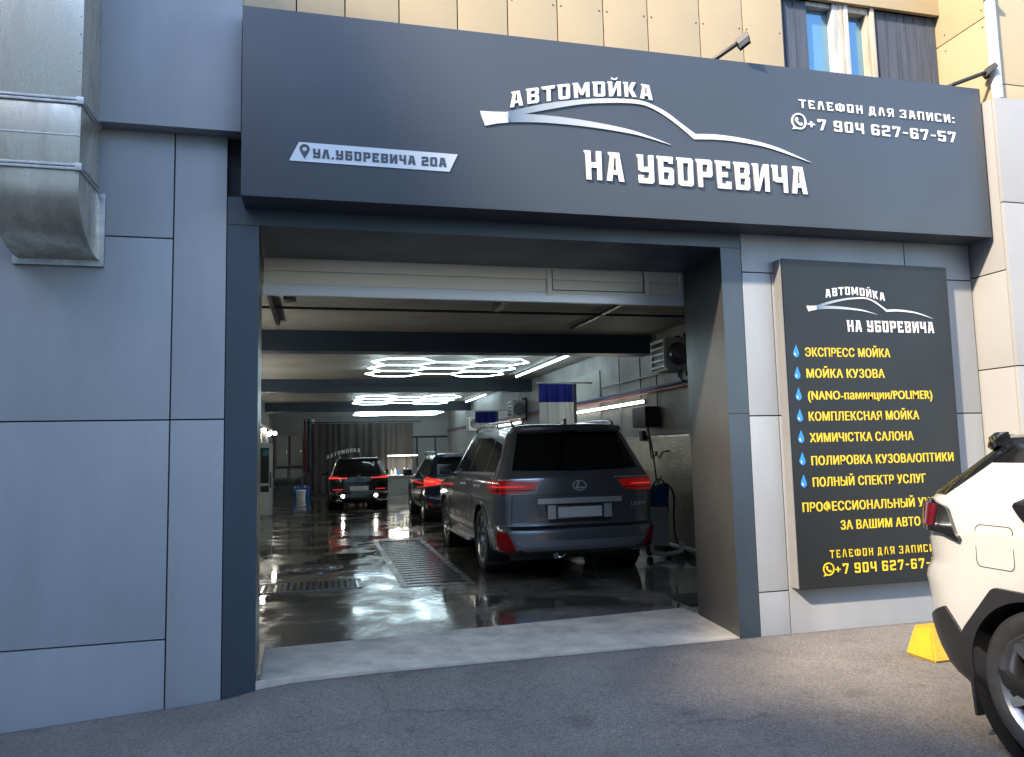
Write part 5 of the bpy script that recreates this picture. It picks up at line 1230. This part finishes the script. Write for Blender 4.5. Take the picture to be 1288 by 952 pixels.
for (x, y, lb) in ((-.84, 22.9, 'blue canister left of the white bucket at the back'), (-.50, 22.9, 'blue canister right of the white bucket at the back'), (-.74, 23.3, 'blue canister behind the white bucket at the back')):
    t = empty('canister', (x, y, 0)); tag(t, lb, 'canister', 'blue canisters at the back')
    bm = NB(); bx(bm, x - .12, x + .12, y - .1, y + .1, 0, .40, .03); obj('body', bm, M['bucket_blue'], t, 40, True)
    bm = NB(); tube(bm, [(x - .06, y, .40), (x - .06, y, .46)], .03, 12); obj('cap', bm, M['bucket_white'], t, 40, True)
    bm = NB(); tube(bm, bez([(x - .01, y, .40), (x + .02, y, .45), (x + .08, y, .45), (x + .10, y, .40)], 5), .014, 8); obj('handle', bm, M['bucket_blue'], t, 40, True)
t = empty('bucket', (-.68, 22.4, 0)); tag(t, 'white plastic bucket with lid in front of blue canisters', 'bucket')
bm = NB(); lathe(bm, [(0, 0), (.14, 0), (.17, .30), (.17, .31), (.15, .31), (.0, .30)], 24, Matrix.Translation((-.68, 22.4, 0))); obj('body', bm, M['bucket_white'], t, 40, True)
bm = NB(); lathe(bm, [(.178, .285), (.182, .29), (.182, .325), (.16, .335), (0, .335)], 24, Matrix.Translation((-.68, 22.4, 0))); obj('lid', bm, M['plate'], t, 40, True)
# grey pipes framing pale panels on the back wall, right
run('pipe', 'dark horizontal pipe across the pale back wall', [(3.3, 24.93, 2.18), (4.95, 24.93, 2.18)], .03, 'steel_dark')
for x, lb in ((3.72, 'dark vertical pipe on the back wall nearer the curtain'), (4.45, 'blue vertical pipe on the back wall nearer the right corner')):
    run('pipe', lb, [(x, 24.94, 1.0), (x, 24.94, 2.14)], .028, 'steel_dark' if x < 4 else 'blue_pipe')
# glass door leaf standing open on the left
t = empty('glass_door', (-1.45, 15.0, 0)); tag(t, 'white framed glass door standing open on the left side', 'door')
dx0, dx1, dyy = -1.74, -1.20, 15.0
bm = NB()
for a in ((dx0, dx0 + .09, .04, 1.86), (dx1 - .09, dx1, .04, 1.86), (dx0 + .09, dx1 - .09, 1.74, 1.86), (dx0 + .09, dx1 - .09, .04, .62), (dx0 + .09, dx1 - .09, .78, .84)): bx(bm, a[0], a[1], dyy, dyy + .05, a[2], a[3], .006)
obj('frame', bm, M['bucket_white'], t, 40, True)
bm = NB(); bx(bm, dx0 + .09, dx1 - .09, dyy + .02, dyy + .03, .84, 1.74); obj('glass', bm, M['glass_clear'], t, None, True)
bm = NB(); bx(bm, dx0 + .09, dx1 - .09, dyy + .02, dyy + .03, .62, .78); obj('glass', bm, M['glass_clear'], t, None, True)
bm = NB(); bx(bm, dx0 + .30, dx1 - .1, dyy + .012, dyy + .019, 1.55, 1.70); obj('sticker', bm, M['teal'], t, None, True)
bm = NB(); tube(bm, [(dx1 - .05, dyy - .04, .72), (dx1 - .05, dyy - .04, 1.12)], .014, 8); tube(bm, [(dx1 - .05, dyy - .04, .92), (dx1 - .05, dyy, .92)], .012, 8); obj('handle', bm, M['steel_dark'], t, None, True)

# ------------------------------------------------------------------ unseen blocks added across the yard to shade the left half
def block(name, label, a0, a1, hgt, back):
    e = Vector((.75, -.66, 0)); n_ = Vector((-.66, -.75, 0)); o0 = Vector((1.2 - 13.6, -8, 0))
    p = [o0 + e * a0, o0 + e * a1, o0 + e * a1 + n_ * back, o0 + e * a0 + n_ * back]
    t = empty(name, (o0 + e * (a0 + a1) / 2)); tag(t, label, 'building')
    bm = NB(); prism(bm, [(q.x, q.y) for q in p], -.6, hgt, 'z'); wl = obj('wall', bm, M['block'], t, None, True)
    bm = NB(); nrm = -n_
    a = min(a0, a1) + 1.2
    while a < max(a0, a1) - 1.2:
        z = 1.2
        while z < hgt - 1.6:
            c_ = o0 + e * a; M_ = Matrix.Translation(c_ + Vector((0, 0, z))) @ Matrix(((e.x, nrm.x, 0, 0), (e.y, nrm.y, 0, 0), (0, 0, 1, 0), (0, 0, 0, 1)))
            bx(bm, -.6, .6, -.05, .012, 0, 1.4, M=M_); z += 2.9
        a += 2.6
    obj('window', bm, M['pane'], wl, None, True)
block('shade_block', 'unseen low plastered block added across the yard for shade', -.38, 30, 12.0, 10)
block('shade_block', 'unseen tall plastered block added across the yard for shade', -.38, -11, 16.6, 10)

# loose grit along the foot of the left wall
bm = NB(); rr = random.Random(3)
for k in range(150):
    x = rr.uniform(-2.1, -.35); y = -abs(rr.gauss(0, .10)) - .01; q = rr.uniform(.002, .006)
    bmesh.ops.create_icosphere(bm, subdivisions=1, radius=q, matrix=Matrix.Translation((x, y, gz(x, y) + q * .5)) @ Matrix.Diagonal((rr.uniform(.7, 1.4), rr.uniform(.7, 1.4), .7, 1)))
tag(obj('grit', bm, M['grit']), 'grey grit scattered along the foot of the left wall', 'grit', kind='stuff')
